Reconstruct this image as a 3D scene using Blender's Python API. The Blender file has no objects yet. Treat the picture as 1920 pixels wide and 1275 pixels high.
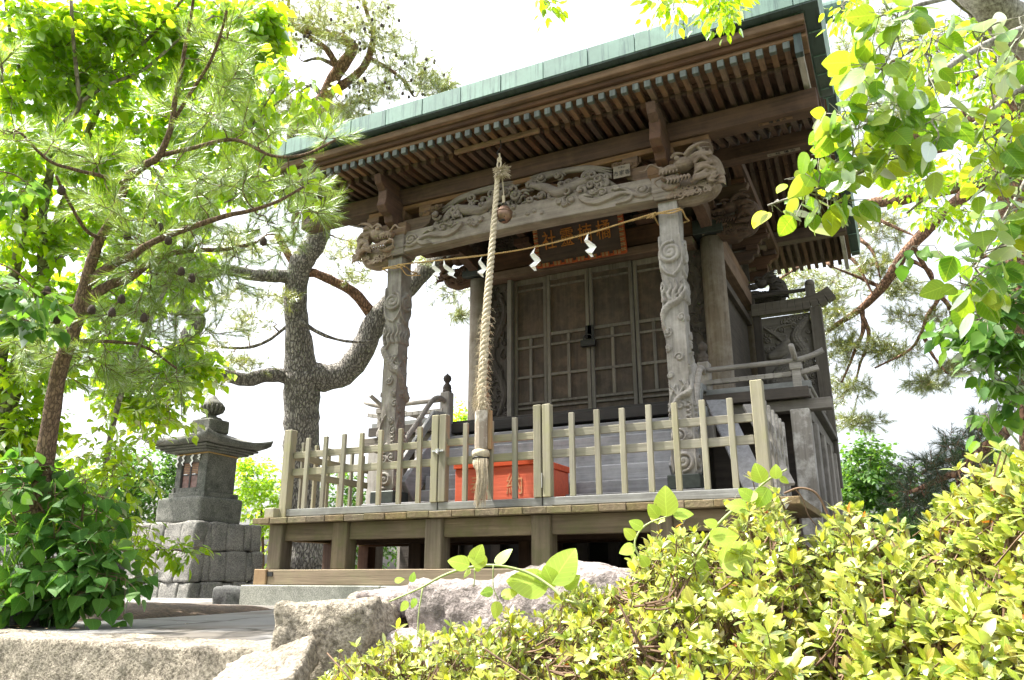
import bpy, bmesh, math, random
import numpy as np
from mathutils import Vector, Matrix

R = math.radians
rng = np.random.default_rng(11)
random.seed(5)
scene = bpy.context.scene
COL = scene.collection

# ------------------------------------------------------------------ camera
CAM = np.array([3.15, 0.0, 0.35])
FPX = 1464.0; PITCH = R(16.84); YAW = R(26.18)
cd = bpy.data.cameras.new("camera"); cam = bpy.data.objects.new("camera", cd); COL.objects.link(cam)
cam.location = CAM; cam.rotation_euler = (R(90) + PITCH, 0, YAW)
cd.sensor_width = 36.0; cd.lens = FPX / 1920 * 36; cd.clip_start = 0.05; cd.clip_end = 3000
scene.camera = cam

# ------------------------------------------------------------------ light
SUN_TO = Vector((-0.45, -0.13, 0.88)).normalized()
elev = math.asin(SUN_TO.z); az = math.atan2(SUN_TO.x, SUN_TO.y)
w = bpy.data.worlds.new("World"); scene.world = w; w.use_nodes = True
nt = w.node_tree; bg = nt.nodes["Background"]
sky = nt.nodes.new("ShaderNodeTexSky"); sky.sky_type = 'NISHITA'; sky.sun_disc = False
sky.sun_elevation = elev; sky.sun_rotation = az; sky.air_density = 1.0; sky.dust_density = 6.0; sky.ozone_density = 0.6
hs = nt.nodes.new("ShaderNodeHueSaturation"); hs.inputs['Saturation'].default_value = 0.35; hs.inputs['Value'].default_value = 1.15
nt.links.new(sky.outputs[0], hs.inputs['Color']); nt.links.new(hs.outputs[0], bg.inputs[0])
bg.inputs[1].default_value = 0.15
sd = bpy.data.lights.new("sun", 'SUN'); sd.energy = 4.6; sd.angle = R(0.6); sd.color = (1.0, 0.95, 0.86)
so = bpy.data.objects.new("sun", sd); COL.objects.link(so)
so.rotation_euler = (-SUN_TO).to_track_quat('-Z', 'Y').to_euler(); so.location = (0, 0, 30)
scene.view_settings.view_transform = 'Standard'; scene.view_settings.look = 'None'
scene.view_settings.gamma = 1; scene.view_settings.exposure = 1.6
scene.cycles.max_bounces = 7; scene.cycles.transmission_bounces = 5; scene.cycles.diffuse_bounces = 4
scene.cycles.use_denoising = True
scene.cycles.sample_clamp_indirect = 6

def ray(px, py):
    x = (px - 960) / FPX; y = -(py - 637.5) / FPX
    fy = math.cos(PITCH) - y * math.sin(PITCH); fz = math.sin(PITCH) + y * math.cos(PITCH)
    c, s = math.cos(YAW), math.sin(YAW)
    v = np.array([x * c - fy * s, x * s + fy * c, fz]); return v
def at(px, py, dist):
    v = ray(px, py); return CAM + v * dist / np.linalg.norm(v)
def atY(px, py, Y):
    v = ray(px, py); return CAM + v * (Y - CAM[1]) / v[1]

# ------------------------------------------------------------------ materials
MATS = {}
def nmat(name):
    m = bpy.data.materials.new(name); m.use_nodes = True
    t = m.node_tree; b = t.nodes["Principled BSDF"]; MATS[name] = m
    return m, t, b
def N(t, kind, **kw):
    n = t.nodes.new(kind)
    for k, v in kw.items(): setattr(n, k, v)
    return n
def L(t, a, b): t.links.new(a, b)
def ramp(t, fac, stops):
    r = N(t, "ShaderNodeValToRGB"); e = r.color_ramp.elements
    while len(e) > 1: e.remove(e[-1])
    e[0].position = stops[0][0]; e[0].color = (*stops[0][1], 1)
    for p, c in stops[1:]:
        q = e.new(p); q.color = (*c, 1)
    L(t, fac, r.inputs[0]); return r.outputs[0]
def noise(t, vec, scale, detail=4, rough=0.55, dist=0.0):
    n = N(t, "ShaderNodeTexNoise"); n.inputs['Scale'].default_value = scale; n.inputs['Detail'].default_value = detail
    n.inputs['Roughness'].default_value = rough; n.inputs['Distortion'].default_value = dist
    L(t, vec, n.inputs['Vector']); return n.outputs['Fac']
def mix(t, fac, a, b, mode='MIX'):
    m = N(t, "ShaderNodeMix", data_type='RGBA', blend_type=mode)
    if isinstance(fac, float): m.inputs[0].default_value = fac
    else: L(t, fac, m.inputs[0])
    for i, q in ((6, a), (7, b)):
        if isinstance(q, tuple): m.inputs[i].default_value = (*q, 1)
        else: L(t, q, m.inputs[i])
    return m.outputs[2]
def mth(t, op, a, b=None):
    m = N(t, "ShaderNodeMath", operation=op)
    for i, q in ((0, a), (1, b)):
        if q is None: continue
        if isinstance(q, (int, float)): m.inputs[i].default_value = q
        else: L(t, q, m.inputs[i])
    return m.outputs[0]
def bump(t, b, h, strength=0.4, dist=0.01):
    n = N(t, "ShaderNodeBump"); n.inputs['Strength'].default_value = strength; n.inputs['Distance'].default_value = dist
    L(t, h, n.inputs['Height']); L(t, n.outputs[0], b.inputs['Normal'])
def coords(t, scale=(1, 1, 1), rand=True):
    tc = N(t, "ShaderNodeTexCoord"); mp = N(t, "ShaderNodeMapping"); mp.inputs['Scale'].default_value = scale
    L(t, tc.outputs['Object'], mp.inputs['Vector'])
    if rand:
        oi = N(t, "ShaderNodeObjectInfo"); vm = N(t, "ShaderNodeVectorMath", operation='SCALE')
        cb = N(t, "ShaderNodeCombineXYZ")
        for i in range(3): L(t, oi.outputs['Random'], cb.inputs[i])
        L(t, cb.outputs[0], vm.inputs[0]); vm.inputs['Scale'].default_value = 37.0
        L(t, vm.outputs[0], mp.inputs['Location'])
    return mp.outputs[0]

def wood(name, light, dark, axis='z', stain=None, stain_amt=0.5, rough=0.85, crack=1.0, bstr=0.5):
    key = name + "_" + axis
    if key in MATS: return MATS[key]
    m, t, b = nmat(key)
    g = {'x': (1.2, 26, 26), 'y': (26, 1.2, 26), 'z': (26, 26, 1.2)}[axis]
    gv = coords(t, g); ov = coords(t, (1, 1, 1))
    n1 = noise(t, gv, 1.0, 5, 0.6, 0.6)
    g2 = tuple(x * 3.2 if x > 2 else x * 1.6 for x in g)
    n2 = noise(t, coords(t, g2), 1.0, 3, 0.6, 0.2)
    c = ramp(t, n1, [(0.30, dark), (0.5, tuple((a + d) / 2 for a, d in zip(light, dark))), (0.68, light)])
    c = mix(t, mth(t, 'MULTIPLY', n2, 0.55), c, tuple(x * 0.55 for x in dark), 'MIX') if crack else c
    big = noise(t, ov, 2.2, 5, 0.6)
    c = mix(t, ramp(t, big, [(0.4, (0, 0, 0)), (0.75, (0.4, 0.4, 0.4))]), c, tuple(min(1, x * 1.15) for x in light), 'MIX')
    if stain:
        sn = noise(t, ov, 4.5, 6, 0.7)
        c = mix(t, mth(t, 'MULTIPLY', ramp(t, sn, [(0.45, (0, 0, 0)), (0.66, (1, 1, 1))]), stain_amt), c, stain)
    oi = N(t, "ShaderNodeObjectInfo"); vb = mth(t, 'ADD', mth(t, 'MULTIPLY', oi.outputs['Random'], 0.34), 0.82); hsv = N(t, 'ShaderNodeHueSaturation'); L(t, vb, hsv.inputs['Value']); L(t, mth(t, 'ADD', mth(t, 'MULTIPLY', mth(t, 'FRACT', mth(t, 'MULTIPLY', oi.outputs['Random'], 7.3)), 0.4), 0.8), hsv.inputs['Saturation']); L(t, c, hsv.inputs['Color']); c = hsv.outputs[0]
    L(t, c, b.inputs['Base Color']); b.inputs['Roughness'].default_value = rough
    h = mth(t, 'ADD', n1, mth(t, 'MULTIPLY', n2, 0.6))
    bump(t, b, h, bstr, 0.006)
    return m
def W(kind, axis='z'):
    P = {
     'grey':   dict(light=(0.36, 0.335, 0.30), dark=(0.16, 0.145, 0.125), stain=(0.46, 0.43, 0.39), stain_amt=0.45, bstr=0.8),
     'carve':  dict(light=(0.27, 0.225, 0.18), dark=(0.11, 0.085, 0.065), stain=(0.32, 0.28, 0.235), stain_amt=0.4, bstr=0.6),
     'warm':   dict(light=(0.22, 0.13, 0.072), dark=(0.06, 0.036, 0.022), stain=(0.27, 0.18, 0.115), stain_amt=0.3),
     'beam':   dict(light=(0.115, 0.063, 0.038), dark=(0.038, 0.02, 0.013), stain=(0.15, 0.085, 0.052), stain_amt=0.35),
     'door':   dict(light=(0.085, 0.07, 0.057), dark=(0.033, 0.027, 0.022), stain=(0.11, 0.085, 0.065), stain_amt=0.4),
     'frame':  dict(light=(0.20, 0.178, 0.148), dark=(0.085, 0.074, 0.06), stain=(0.24, 0.22, 0.19), stain_amt=0.3),
     'fence':  dict(light=(0.36, 0.335, 0.25), dark=(0.21, 0.19, 0.135), stain=(0.26, 0.26, 0.13), stain_amt=0.5, bstr=0.5),
     'deck':   dict(light=(0.26, 0.20, 0.115), dark=(0.105, 0.075, 0.04), stain=(0.115, 0.12, 0.035), stain_amt=0.65, bstr=0.8),
     'sill':   dict(light=(0.27, 0.28, 0.27), dark=(0.14, 0.14, 0.135), stain=(0.33, 0.34, 0.33), stain_amt=0.4),
     'stair':  dict(light=(0.28, 0.285, 0.30), dark=(0.15, 0.15, 0.155), stain=(0.36, 0.36, 0.37), stain_amt=0.4),
     'fresh':  dict(light=(0.42, 0.30, 0.18), dark=(0.26, 0.17, 0.10), stain=(0.3, 0.22, 0.14), stain_amt=0.5),
     'peel':   dict(light=(0.30, 0.275, 0.24), dark=(0.15, 0.135, 0.115), stain=(0.62, 0.60, 0.56), stain_amt=0.8, bstr=0.8),
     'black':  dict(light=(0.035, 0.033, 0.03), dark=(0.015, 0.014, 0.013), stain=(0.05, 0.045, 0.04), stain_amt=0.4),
    }[kind]
    return wood("wood_" + kind, axis=axis, **P)

def stone(name, c1, c2, c3, scale=6.0, grain=60.0, bstr=0.8, bd=0.02, rand=True):
    if name in MATS: return MATS[name]
    m, t, b = nmat(name); v = coords(t, (1, 1, 1), rand)
    n1 = noise(t, v, scale, 8, 0.65); n2 = noise(t, v, grain, 4, 0.7)
    c = ramp(t, n1, [(0.33, c1), (0.5, c2), (0.66, c3)])
    c = mix(t, 0.55, c, ramp(t, n2, [(0.38, tuple(x * .4 for x in c1)), (0.62, tuple(min(1, x * 1.3) for x in c3))]))
    n5 = noise(t, v, 2.3, 7, 0.7); c = mix(t, ramp(t, n5, [(0.52, (0, 0, 0)), (0.62, (0.55, 0.55, 0.55))]), c, tuple(x*.55+y for x, y in zip(c1, (0.0, 0.008, 0.0))))
    L(t, c, b.inputs['Base Color']); b.inputs['Roughness'].default_value = 0.9
    bump(t, b, mth(t, 'ADD', mth(t, 'MULTIPLY', n1, 1.0), mth(t, 'MULTIPLY', n2, 0.35)), bstr, bd)
    return m
M_granite = stone("granite_grey", (0.17, 0.175, 0.15), (0.26, 0.265, 0.225), (0.37, 0.37, 0.32), 5, 130, 0.5, 0.004)
M_rough = stone("granite_rough", (0.13, 0.105, 0.075), (0.25, 0.215, 0.16), (0.44, 0.39, 0.31), 9, 70, 1.0, 0.045)
M_boulder = stone("andesite_pink", (0.13, 0.105, 0.095), (0.215, 0.18, 0.165), (0.32, 0.28, 0.26), 7, 40, 1.0, 0.03)
M_block = stone("block_stone", (0.10, 0.10, 0.095), (0.185, 0.18, 0.165), (0.30, 0.285, 0.25), 4, 60, 0.9, 0.02)
M_lantern = stone("lantern_stone", (0.055, 0.058, 0.048), (0.11, 0.112, 0.095), (0.19, 0.19, 0.165), 5, 70, 0.6, 0.006)
M_darkstone = stone("dark_stone", (0.03, 0.03, 0.03), (0.06, 0.06, 0.06), (0.10, 0.10, 0.095), 5, 60, 0.7, 0.01)
M_barklichen = stone("bark_lichen", (0.12, 0.10, 0.075), (0.22, 0.20, 0.165), (0.38, 0.37, 0.33), 14, 90, 0.7, 0.006, False)
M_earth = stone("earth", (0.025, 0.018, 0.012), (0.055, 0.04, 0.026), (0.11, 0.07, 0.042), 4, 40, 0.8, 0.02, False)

def paving():
    m, t, b = nmat("paving"); v = coords(t, (1, 1, 1), False)
    n1 = noise(t, v, 1.5, 7, 0.6); n2 = noise(t, v, 90, 3, 0.7)
    # curved crack lines: warped voronoi cell borders
    wv = N(t, "ShaderNodeTexNoise"); wv.inputs['Scale'].default_value = 1.2; wv.inputs['Detail'].default_value = 5; L(t, v, wv.inputs['Vector'])
    add = N(t, "ShaderNodeVectorMath", operation='MULTIPLY_ADD'); L(t, wv.outputs['Color'], add.inputs[0]); add.inputs[1].default_value = (0.8, 0.8, 0.8); L(t, v, add.inputs[2])
    vo = N(t, "ShaderNodeTexVoronoi", feature='DISTANCE_TO_EDGE'); vo.inputs['Scale'].default_value = 0.85; L(t, add.outputs[0], vo.inputs['Vector'])
    crack = ramp(t, vo.outputs['Distance'], [(0.0, (0, 0, 0)), (0.030, (1, 1, 1))])
    c = ramp(t, n1, [(0.3, (0.11, 0.108, 0.105)), (0.55, (0.165, 0.163, 0.16)), (0.75, (0.22, 0.215, 0.21))])
    c = mix(t, 0.25, c, ramp(t, n2, [(0.35, (0.2, 0.2, 0.19)), (0.6, (0.24, 0.235, 0.23))]))
    c = mix(t, ramp(t, noise(t, v, 0.55, 4, 0.6), [(0.48, (0, 0, 0)), (0.56, (0.75, 0.75, 0.75))]), c, (0.085, 0.07, 0.05)); c = mix(t, crack, (0.035, 0.03, 0.02), c)
    L(t, c, b.inputs['Base Color']); b.inputs['Roughness'].default_value = 0.92
    bump(t, b, mth(t, 'ADD', mth(t, 'MULTIPLY', n2, 0.2), crack), 0.5, 0.006); return m
M_paving = paving()

def copper(name, base, dark, seam=None):
    m, t, b = nmat(name); v = coords(t, (1, 1, 1))
    st = noise(t, coords(t, (26, 3, 1.8)), 1.0, 6, 0.7)
    n1 = noise(t, v, 3.5, 6, 0.6)
    c = ramp(t, n1, [(0.3, tuple(x * 0.72 for x in base)), (0.55, base), (0.75, tuple(min(1, x * 1.25) for x in base))])
    c = mix(t, ramp(t, st, [(0.50, (0, 0, 0)), (0.63, (0.8, 0.8, 0.8))]), c, dark)
    oi = N(t, "ShaderNodeObjectInfo"); c = mix(t, mth(t, 'MULTIPLY', oi.outputs['Random'], 0.35), c, dark)
    L(t, c, b.inputs['Base Color']); b.inputs['Roughness'].default_value = 0.6; b.inputs['Metallic'].default_value = 0.15
    bump(t, b, mth(t, 'ADD', n1, st), 0.25, 0.004); return m
M_copper = copper("copper_patina", (0.165, 0.275, 0.225), (0.045, 0.09, 0.085))
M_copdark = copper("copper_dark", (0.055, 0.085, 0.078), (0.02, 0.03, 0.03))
M_cap = copper("copper_cap", (0.12, 0.14, 0.12), (0.045, 0.055, 0.05))

def plain(name, col, rough=0.6, metal=0.0, var=0.25, scale=8.0, bstr=0.1, dirt=None):
    if name in MATS: return MATS[name]
    m, t, b = nmat(name); v = coords(t)
    n1 = noise(t, v, scale, 6, 0.65)
    c = ramp(t, n1, [(0.3, tuple(x * (1 - var) for x in col)), (0.7, tuple(min(1, x * (1 + var)) for x in col))])
    if dirt:
        n2 = noise(t, v, scale * .4, 6, 0.7); c = mix(t, ramp(t, n2, [(0.5, (0, 0, 0)), (0.7, (0.8, 0.8, 0.8))]), c, dirt)
    L(t, c, b.inputs['Base Color']); b.inputs['Roughness'].default_value = rough; b.inputs['Metallic'].default_value = metal
    bump(t, b, n1, bstr, 0.005); return m
M_red = wood('red_paint', (0.80, 0.115, 0.022), (0.60, 0.07, 0.016), 'x', (0.62, 0.12, 0.05), 0.35, rough=.55, bstr=.25)
M_redside = M_red
M_gold = plain("faded_gold", (0.42, 0.27, 0.13), 0.6, 0.2, 0.35, 30)
M_worngold = plain("worn_gold", (0.55, 0.27, 0.13), 0.7, 0.0, 0.35, 25, .05, (0.70, 0.09, 0.03))
M_goldchar = plain("gold_leaf", (0.50, 0.20, 0.045), 0.5, 0.3, 0.4, 40)
M_orangered = plain("orange_lacquer", (0.42, 0.085, 0.02), 0.55, 0, 0.4, 60)
M_rope = plain("hemp_rope", (0.50, 0.43, 0.31), 0.9, 0, 0.22, 60, 0.6)
M_straw = plain("straw_rope", (0.42, 0.28, 0.11), 0.85, 0, 0.25, 80, 0.5)
M_paper = plain("white_paper", (0.85, 0.85, 0.83), 0.8, 0, 0.04, 10, 0.05)
M_oldpaper = plain("old_paper", (0.20, 0.165, 0.125), 0.8, 0, 0.1, 20, 0.05)
M_ink = plain("ink", (0.015, 0.015, 0.014), 0.8, 0, 0.1, 20, 0.05)
M_bell = plain("bronze_bell", (0.20, 0.125, 0.085), 0.42, 0.6, 0.35, 14, 0.15, (0.32, 0.19, 0.13))
M_iron = plain("dark_iron", (0.03, 0.028, 0.026), 0.5, 0.5, 0.2, 20)
M_zinc = plain("steel_latch", (0.55, 0.55, 0.54), 0.35, 0.8, 0.1, 20)
M_darkmetal = plain("corner_fitting", (0.045, 0.055, 0.05), 0.5, 0.4, 0.3, 20)
M_rust = plain("rusty_grille", (0.20, 0.13, 0.115), 0.8, 0.1, 0.4, 18, 0.3, (0.17, 0.055, 0.03))

def bark(name, c1, c2, c3, sc=(15, 15, 5), bd=0.03, sel=22):
    m, t, b = nmat(name)
    v = coords(t, sc)
    wv = N(t, "ShaderNodeTexNoise"); wv.inputs['Scale'].default_value = 1.5; L(t, v, wv.inputs['Vector'])
    ad = N(t, "ShaderNodeVectorMath", operation='MULTIPLY_ADD'); L(t, wv.outputs['Color'], ad.inputs[0]); ad.inputs[1].default_value = (0.9, 0.9, 0.9); L(t, v, ad.inputs[2])
    vo = N(t, "ShaderNodeTexVoronoi", feature='DISTANCE_TO_EDGE'); vo.inputs['Scale'].default_value = 1.6; L(t, ad.outputs[0], vo.inputs['Vector'])
    n1 = noise(t, coords(t, (1, 1, 1)), sel, 6, 0.7)
    plate = ramp(t, vo.outputs['Distance'], [(0.0, (0, 0, 0)), (0.16, (1, 1, 1))])
    c = ramp(t, n1, [(0.3, c1), (0.52, c2), (0.7, c3)])
    c = mix(t, plate, tuple(x * 0.6 for x in c1), c)
    L(t, c, b.inputs['Base Color']); b.inputs['Roughness'].default_value = 0.95
    bump(t, b, mth(t, 'ADD', plate, mth(t, 'MULTIPLY', n1, 0.5)), 0.9, bd); return m
M_barkgrey = bark("bark_pine_grey", (0.17, 0.155, 0.135), (0.28, 0.26, 0.23), (0.44, 0.42, 0.385))
M_barkred = bark("bark_pine_red", (0.17, 0.09, 0.055), (0.30, 0.165, 0.10), (0.42, 0.27, 0.18), (14, 14, 6), 0.02)
M_barkyoung = bark("bark_young", (0.13, 0.08, 0.05), (0.20, 0.13, 0.08), (0.29, 0.20, 0.13), (34, 34, 13), 0.006, 30)
M_barksmooth = bark("bark_smooth", (0.14, 0.12, 0.09), (0.24, 0.21, 0.16), (0.42, 0.40, 0.34), (8, 8, 5), 0.006)
M_twig = plain("twig", (0.14, 0.085, 0.05), 0.85, 0, 0.3, 20)
M_cone = plain("pine_cone", (0.06, 0.04, 0.03), 0.8, 0, 0.4, 40)

def leafmat(name, cols, trans=0.5, tcol=None, gloss=0.25, rough=0.4, veins=0.0):
    """cols: list of rgb picked at random per leaf"""
    m = bpy.data.materials.new(name); m.use_nodes = True; t = m.node_tree; t.nodes.clear(); MATS[name] = m
    out = N(t, "ShaderNodeOutputMaterial"); geo = N(t, "ShaderNodeNewGeometry")
    k = len(cols); c = ramp(t, geo.outputs['Random Per Island'], [((i + .0) / max(1, k - 1), cc) for i, cc in enumerate(cols)])
    v = coords(t); n1 = noise(t, v, 3.0, 3); c2 = mix(t, mth(t, 'MULTIPLY', n1, 0.5), c, tuple(x * 0.75 for x in cols[0]))
    if veins:
        at_ = N(t, "ShaderNodeAttribute"); at_.attribute_name = "leafco"; sp_ = N(t, "ShaderNodeSeparateXYZ"); L(t, at_.outputs['Vector'], sp_.inputs[0])
        ay = mth(t, 'ABSOLUTE', sp_.outputs[1]); mid_ = ramp(t, ay, [(0.0, (1, 1, 1)), (0.022, (0, 0, 0))])
        fr_ = mth(t, 'FRACT', mth(t, 'MULTIPLY', mth(t, 'SUBTRACT', sp_.outputs[0], mth(t, 'MULTIPLY', ay, 0.75)), 7.0)); sv_ = ramp(t, fr_, [(0.0, (.6, .6, .6)), (0.09, (0, 0, 0)), (0.93, (0, 0, 0)), (1.0, (.6, .6, .6))])
        vv_ = mth(t, 'MULTIPLY', mth(t, 'MAXIMUM', mid_, sv_), veins)
        n3_ = noise(t, coords(t), 45.0, 4, .7); c2 = mix(t, ramp(t, n3_, [(.56, (0, 0, 0)), (.74, (.35, .35, .35))]), c2, (0.22, 0.22, 0.05))
        sp2 = noise(t, coords(t), 160.0, 2, .5); c2 = mix(t, ramp(t, sp2, [(.70, (0, 0, 0)), (.74, (.7, .7, .7))]), c2, (0.10, 0.07, 0.03))
        c2 = mix(t, vv_, c2, tuple(min(1, x*1.6+.04) for x in cols[len(cols)//2]))
    df = N(t, "ShaderNodeBsdfDiffuse"); L(t, c2, df.inputs[0])
    tr = N(t, "ShaderNodeBsdfTranslucent")
    tc = mix(t, 1.0, c2, tcol if tcol else (1.9, 1.7, 0.7), 'MULTIPLY'); L(t, tc, tr.inputs[0])
    ms = N(t, "ShaderNodeMixShader"); ms.inputs[0].default_value = trans; L(t, df.outputs[0], ms.inputs[1]); L(t, tr.outputs[0], ms.inputs[2])
    gl = N(t, "ShaderNodeBsdfGlossy"); gl.inputs['Roughness'].default_value = rough; gl.inputs[0].default_value = (0.9, 0.95, 0.9, 1)
    fr = N(t, "ShaderNodeFresnel"); fr.inputs[0].default_value = 1.4
    m2 = N(t, "ShaderNodeMixShader"); L(t, mth(t, 'MULTIPLY', fr.outputs[0], gloss * 2), m2.inputs[0]); L(t, ms.outputs[0], m2.inputs[1]); L(t, gl.outputs[0], m2.inputs[2])
    L(t, m2.outputs[0], out.inputs[0]); return m
M_leaf_lime = leafmat("leaf_lime", [(0.15, 0.30, 0.015), (0.22, 0.38, 0.02), (0.30, 0.44, 0.03)], 0.74, (2.6, 2.15, 0.7))
M_leaf_mid = leafmat("leaf_mid", [(0.06, 0.16, 0.03), (0.10, 0.23, 0.035), (0.15, 0.28, 0.045)], 0.5, gloss=.18, rough=.5)
M_leaf_deep = leafmat("leaf_deep", [(0.045, 0.14, 0.02), (0.075, 0.20, 0.03), (0.12, 0.26, 0.035)], 0.5, gloss=0.12, rough=.55, veins=0.5)
M_leaf_pear = leafmat("leaf_pear", [(0.08, 0.20, 0.035), (0.14, 0.27, 0.04), (0.22, 0.33, 0.05), (0.30, 0.36, 0.05)], 0.62, (2.3, 2.0, 0.6), gloss=0.3, veins=0.5)
M_leaf_az = leafmat("leaf_azalea", [(0.13, 0.22, 0.03), (0.36, 0.43, 0.05), (0.60, 0.58, 0.12), (0.50, 0.53, 0.08), (0.24, 0.34, 0.04), (0.40, 0.30, 0.06), (0.42, 0.48, 0.06)], 0.45, gloss=0.6, rough=0.32, tcol=(1.35, 1.3, 0.5), veins=0.35)
M_leaf_azred = leafmat("leaf_azalea_red", [(0.40, 0.10, 0.03), (0.45, 0.2, 0.04)], 0.4)
M_leaf_vine = leafmat("leaf_vine", [(0.20, 0.34, 0.04), (0.32, 0.44, 0.06), (0.40, 0.48, 0.08)], 0.5, gloss=0.3, veins=0.5)
M_needle_young = leafmat("needle_young", [(0.12, 0.22, 0.05), (0.19, 0.31, 0.06), (0.28, 0.38, 0.08)], 0.5)
M_needle_far = leafmat("needle_far", [(0.13, 0.19, 0.05), (0.20, 0.25, 0.06), (0.28, 0.30, 0.075)], 0.45)
M_needle_dark = leafmat("needle_dark", [(0.035, 0.07, 0.035), (0.05, 0.10, 0.045), (0.08, 0.13, 0.05)], 0.25)
M_grass = leafmat("grass_blade", [(0.07, 0.17, 0.03), (0.12, 0.24, 0.04)], 0.45)
M_litter = leafmat("dead_leaf", [(0.30, 0.10, 0.03), (0.36, 0.22, 0.10), (0.22, 0.12, 0.06)], 0.2, tcol=(1, .8, .5))

# ------------------------------------------------------------------ mesh builder
class MB:
    def __init__(s): s.v = []; s.f = []; s.n = 0
    def add(s, verts, faces):
        verts = np.asarray(verts, float).reshape(-1, 3)
        s.v.append(verts); s.f.extend([tuple(int(i) + s.n for i in f) for f in faces]); s.n += len(verts); return s
    def box(s, x0, x1, y0, y1, z0, z1):
        v = [(x0, y0, z0), (x1, y0, z0), (x1, y1, z0), (x0, y1, z0), (x0, y0, z1), (x1, y0, z1), (x1, y1, z1), (x0, y1, z1)]
        return s.add(v, [(0, 3, 2, 1), (4, 5, 6, 7), (0, 1, 5, 4), (1, 2, 6, 5), (2, 3, 7, 6), (3, 0, 4, 7)])
    def cbox(s, c, d): return s.box(c[0]-d[0]/2, c[0]+d[0]/2, c[1]-d[1]/2, c[1]+d[1]/2, c[2]-d[2]/2, c[2]+d[2]/2)
    def beam(s, p0, p1, w, h, up=(0, 0, 1), w1=None, h1=None):
        p0 = np.array(p0, float); p1 = np.array(p1, float); a = p1 - p0; a /= np.linalg.norm(a)
        u = np.array(up, float); sd = np.cross(a, u); sd /= np.linalg.norm(sd); u = np.cross(sd, a)
        w1 = w if w1 is None else w1; h1 = h if h1 is None else h1
        v = []
        for p, ww, hh in ((p0, w, h), (p1, w1, h1)):
            for sx, sz in ((-1, -1), (1, -1), (1, 1), (-1, 1)): v.append(p + sd*sx*ww/2 + u*sz*hh/2)
        return s.add(v, [(0, 1, 2, 3), (7, 6, 5, 4), (0, 4, 5, 1), (1, 5, 6, 2), (2, 6, 7, 3), (3, 7, 4, 0)])
    def tube(s, pts, rad, n=8, cap=True, flat=1.0):
        pts = np.array(pts, float); m = len(pts)
        rad = np.full(m, rad) if np.isscalar(rad) else np.array(rad, float)
        if len(rad) != m: rad = np.interp(np.linspace(0, 1, m), np.linspace(0, 1, len(rad)), rad)
        tg = np.gradient(pts, axis=0); tg /= (np.linalg.norm(tg, axis=1)[:, None] + 1e-9)
        ref = np.array([0, 0, 1.0]) if abs(tg[0][2]) < 0.9 else np.array([1.0, 0, 0])
        nrm = np.cross(tg[0], ref); nrm /= np.linalg.norm(nrm); V = []
        an = np.linspace(0, 2*np.pi, n, endpoint=False)
        for i in range(m):
            nrm = nrm - tg[i]*np.dot(nrm, tg[i]); nrm /= (np.linalg.norm(nrm) + 1e-9); bn = np.cross(tg[i], nrm)
            V.append(pts[i] + rad[i]*(np.cos(an)[:, None]*nrm + flat*np.sin(an)[:, None]*bn))
        F = []
        for i in range(m-1):
            for j in range(n):
                k = (j+1) % n; F.append((i*n+j, i*n+k, (i+1)*n+k, (i+1)*n+j))
        if cap: F.append(tuple(range(n-1, -1, -1))); F.append(tuple((m-1)*n+j for j in range(n)))
        return s.add(np.concatenate(V), F)
    def lathe(s, prof, c, n=24, axis='z'):
        an = np.linspace(0, 2*np.pi, n, endpoint=False); V = []
        for r, h in prof:
            ring = np.stack([r*np.cos(an), r*np.sin(an), np.full(n, h)], 1)
            if axis == 'y': ring = ring[:, [0, 2, 1]]
            if axis == 'x': ring = ring[:, [2, 0, 1]]
            V.append(ring + np.array(c))
        F = [(i*n+j, i*n+(j+1) % n, (i+1)*n+(j+1) % n, (i+1)*n+j) for i in range(len(prof)-1) for j in range(n)]
        F.append(tuple(range(n-1, -1, -1))); F.append(tuple((len(prof)-1)*n+j for j in range(n)))
        return s.add(np.concatenate(V), F)
    def ell(s, c, r, nu=14, nv=9, Rm=None):
        V = []; F = []
        for i in range(nv+1):
            th = math.pi*i/nv
            for j in range(nu):
                ph = 2*math.pi*j/nu; V.append((r[0]*math.sin(th)*math.cos(ph), r[1]*math.sin(th)*math.sin(ph), r[2]*math.cos(th)))
        V = np.array(V)
        if Rm is not None: V = V @ np.array(Rm).T
        V = V + np.array(c)
        for i in range(nv):
            for j in range(nu): F.append((i*nu+j, (i+1)*nu+j, (i+1)*nu+(j+1) % nu, i*nu+(j+1) % nu))
        return s.add(V, F)
    def extrude(s, prof, x0, x1, axis='x'):
        """prof: closed polygon (a,b); extruded along axis"""
        n = len(prof); V = []
        for x in (x0, x1):
            for a, b in prof: V.append({'x': (x, a, b), 'y': (a, x, b), 'z': (a, b, x)}[axis])
        F = [tuple(range(n)), tuple(range(2*n-1, n-1, -1))] + [(i, i+n, (i+1) % n+n, (i+1) % n) for i in range(n)]
        return s.add(V, F)
    def build(s, name, mat, parent=None, bevel=0.0, smooth=False, loc=None, seg=1):
        me = bpy.data.meshes.new(name)
        V = np.concatenate(s.v) if s.v else np.zeros((0, 3))
        if loc is not None: V = V - np.array(loc)
        elif parent is not None: V = V - np.array(origin(parent))
        me.from_pydata(V.tolist(), [], s.f); me.validate(); me.update()
        bm = bmesh.new(); bm.from_mesh(me); bmesh.ops.recalc_face_normals(bm, faces=bm.faces); bm.to_mesh(me); bm.free()
        if smooth: me.polygons.foreach_set("use_smooth", [True]*len(me.polygons))
        me.materials.append(mat); o = bpy.data.objects.new(name, me); COL.objects.link(o)
        if parent is not None:
            o.parent = parent
            if loc is not None: o.location = Vector(loc) - Vector(origin(parent))
        elif loc is not None: o.location = loc
        if bevel:
            b = o.modifiers.new("b", 'BEVEL'); b.width = bevel; b.segments = seg; b.limit_method = 'ANGLE'; b.angle_limit = R(40)
        return o
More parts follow.
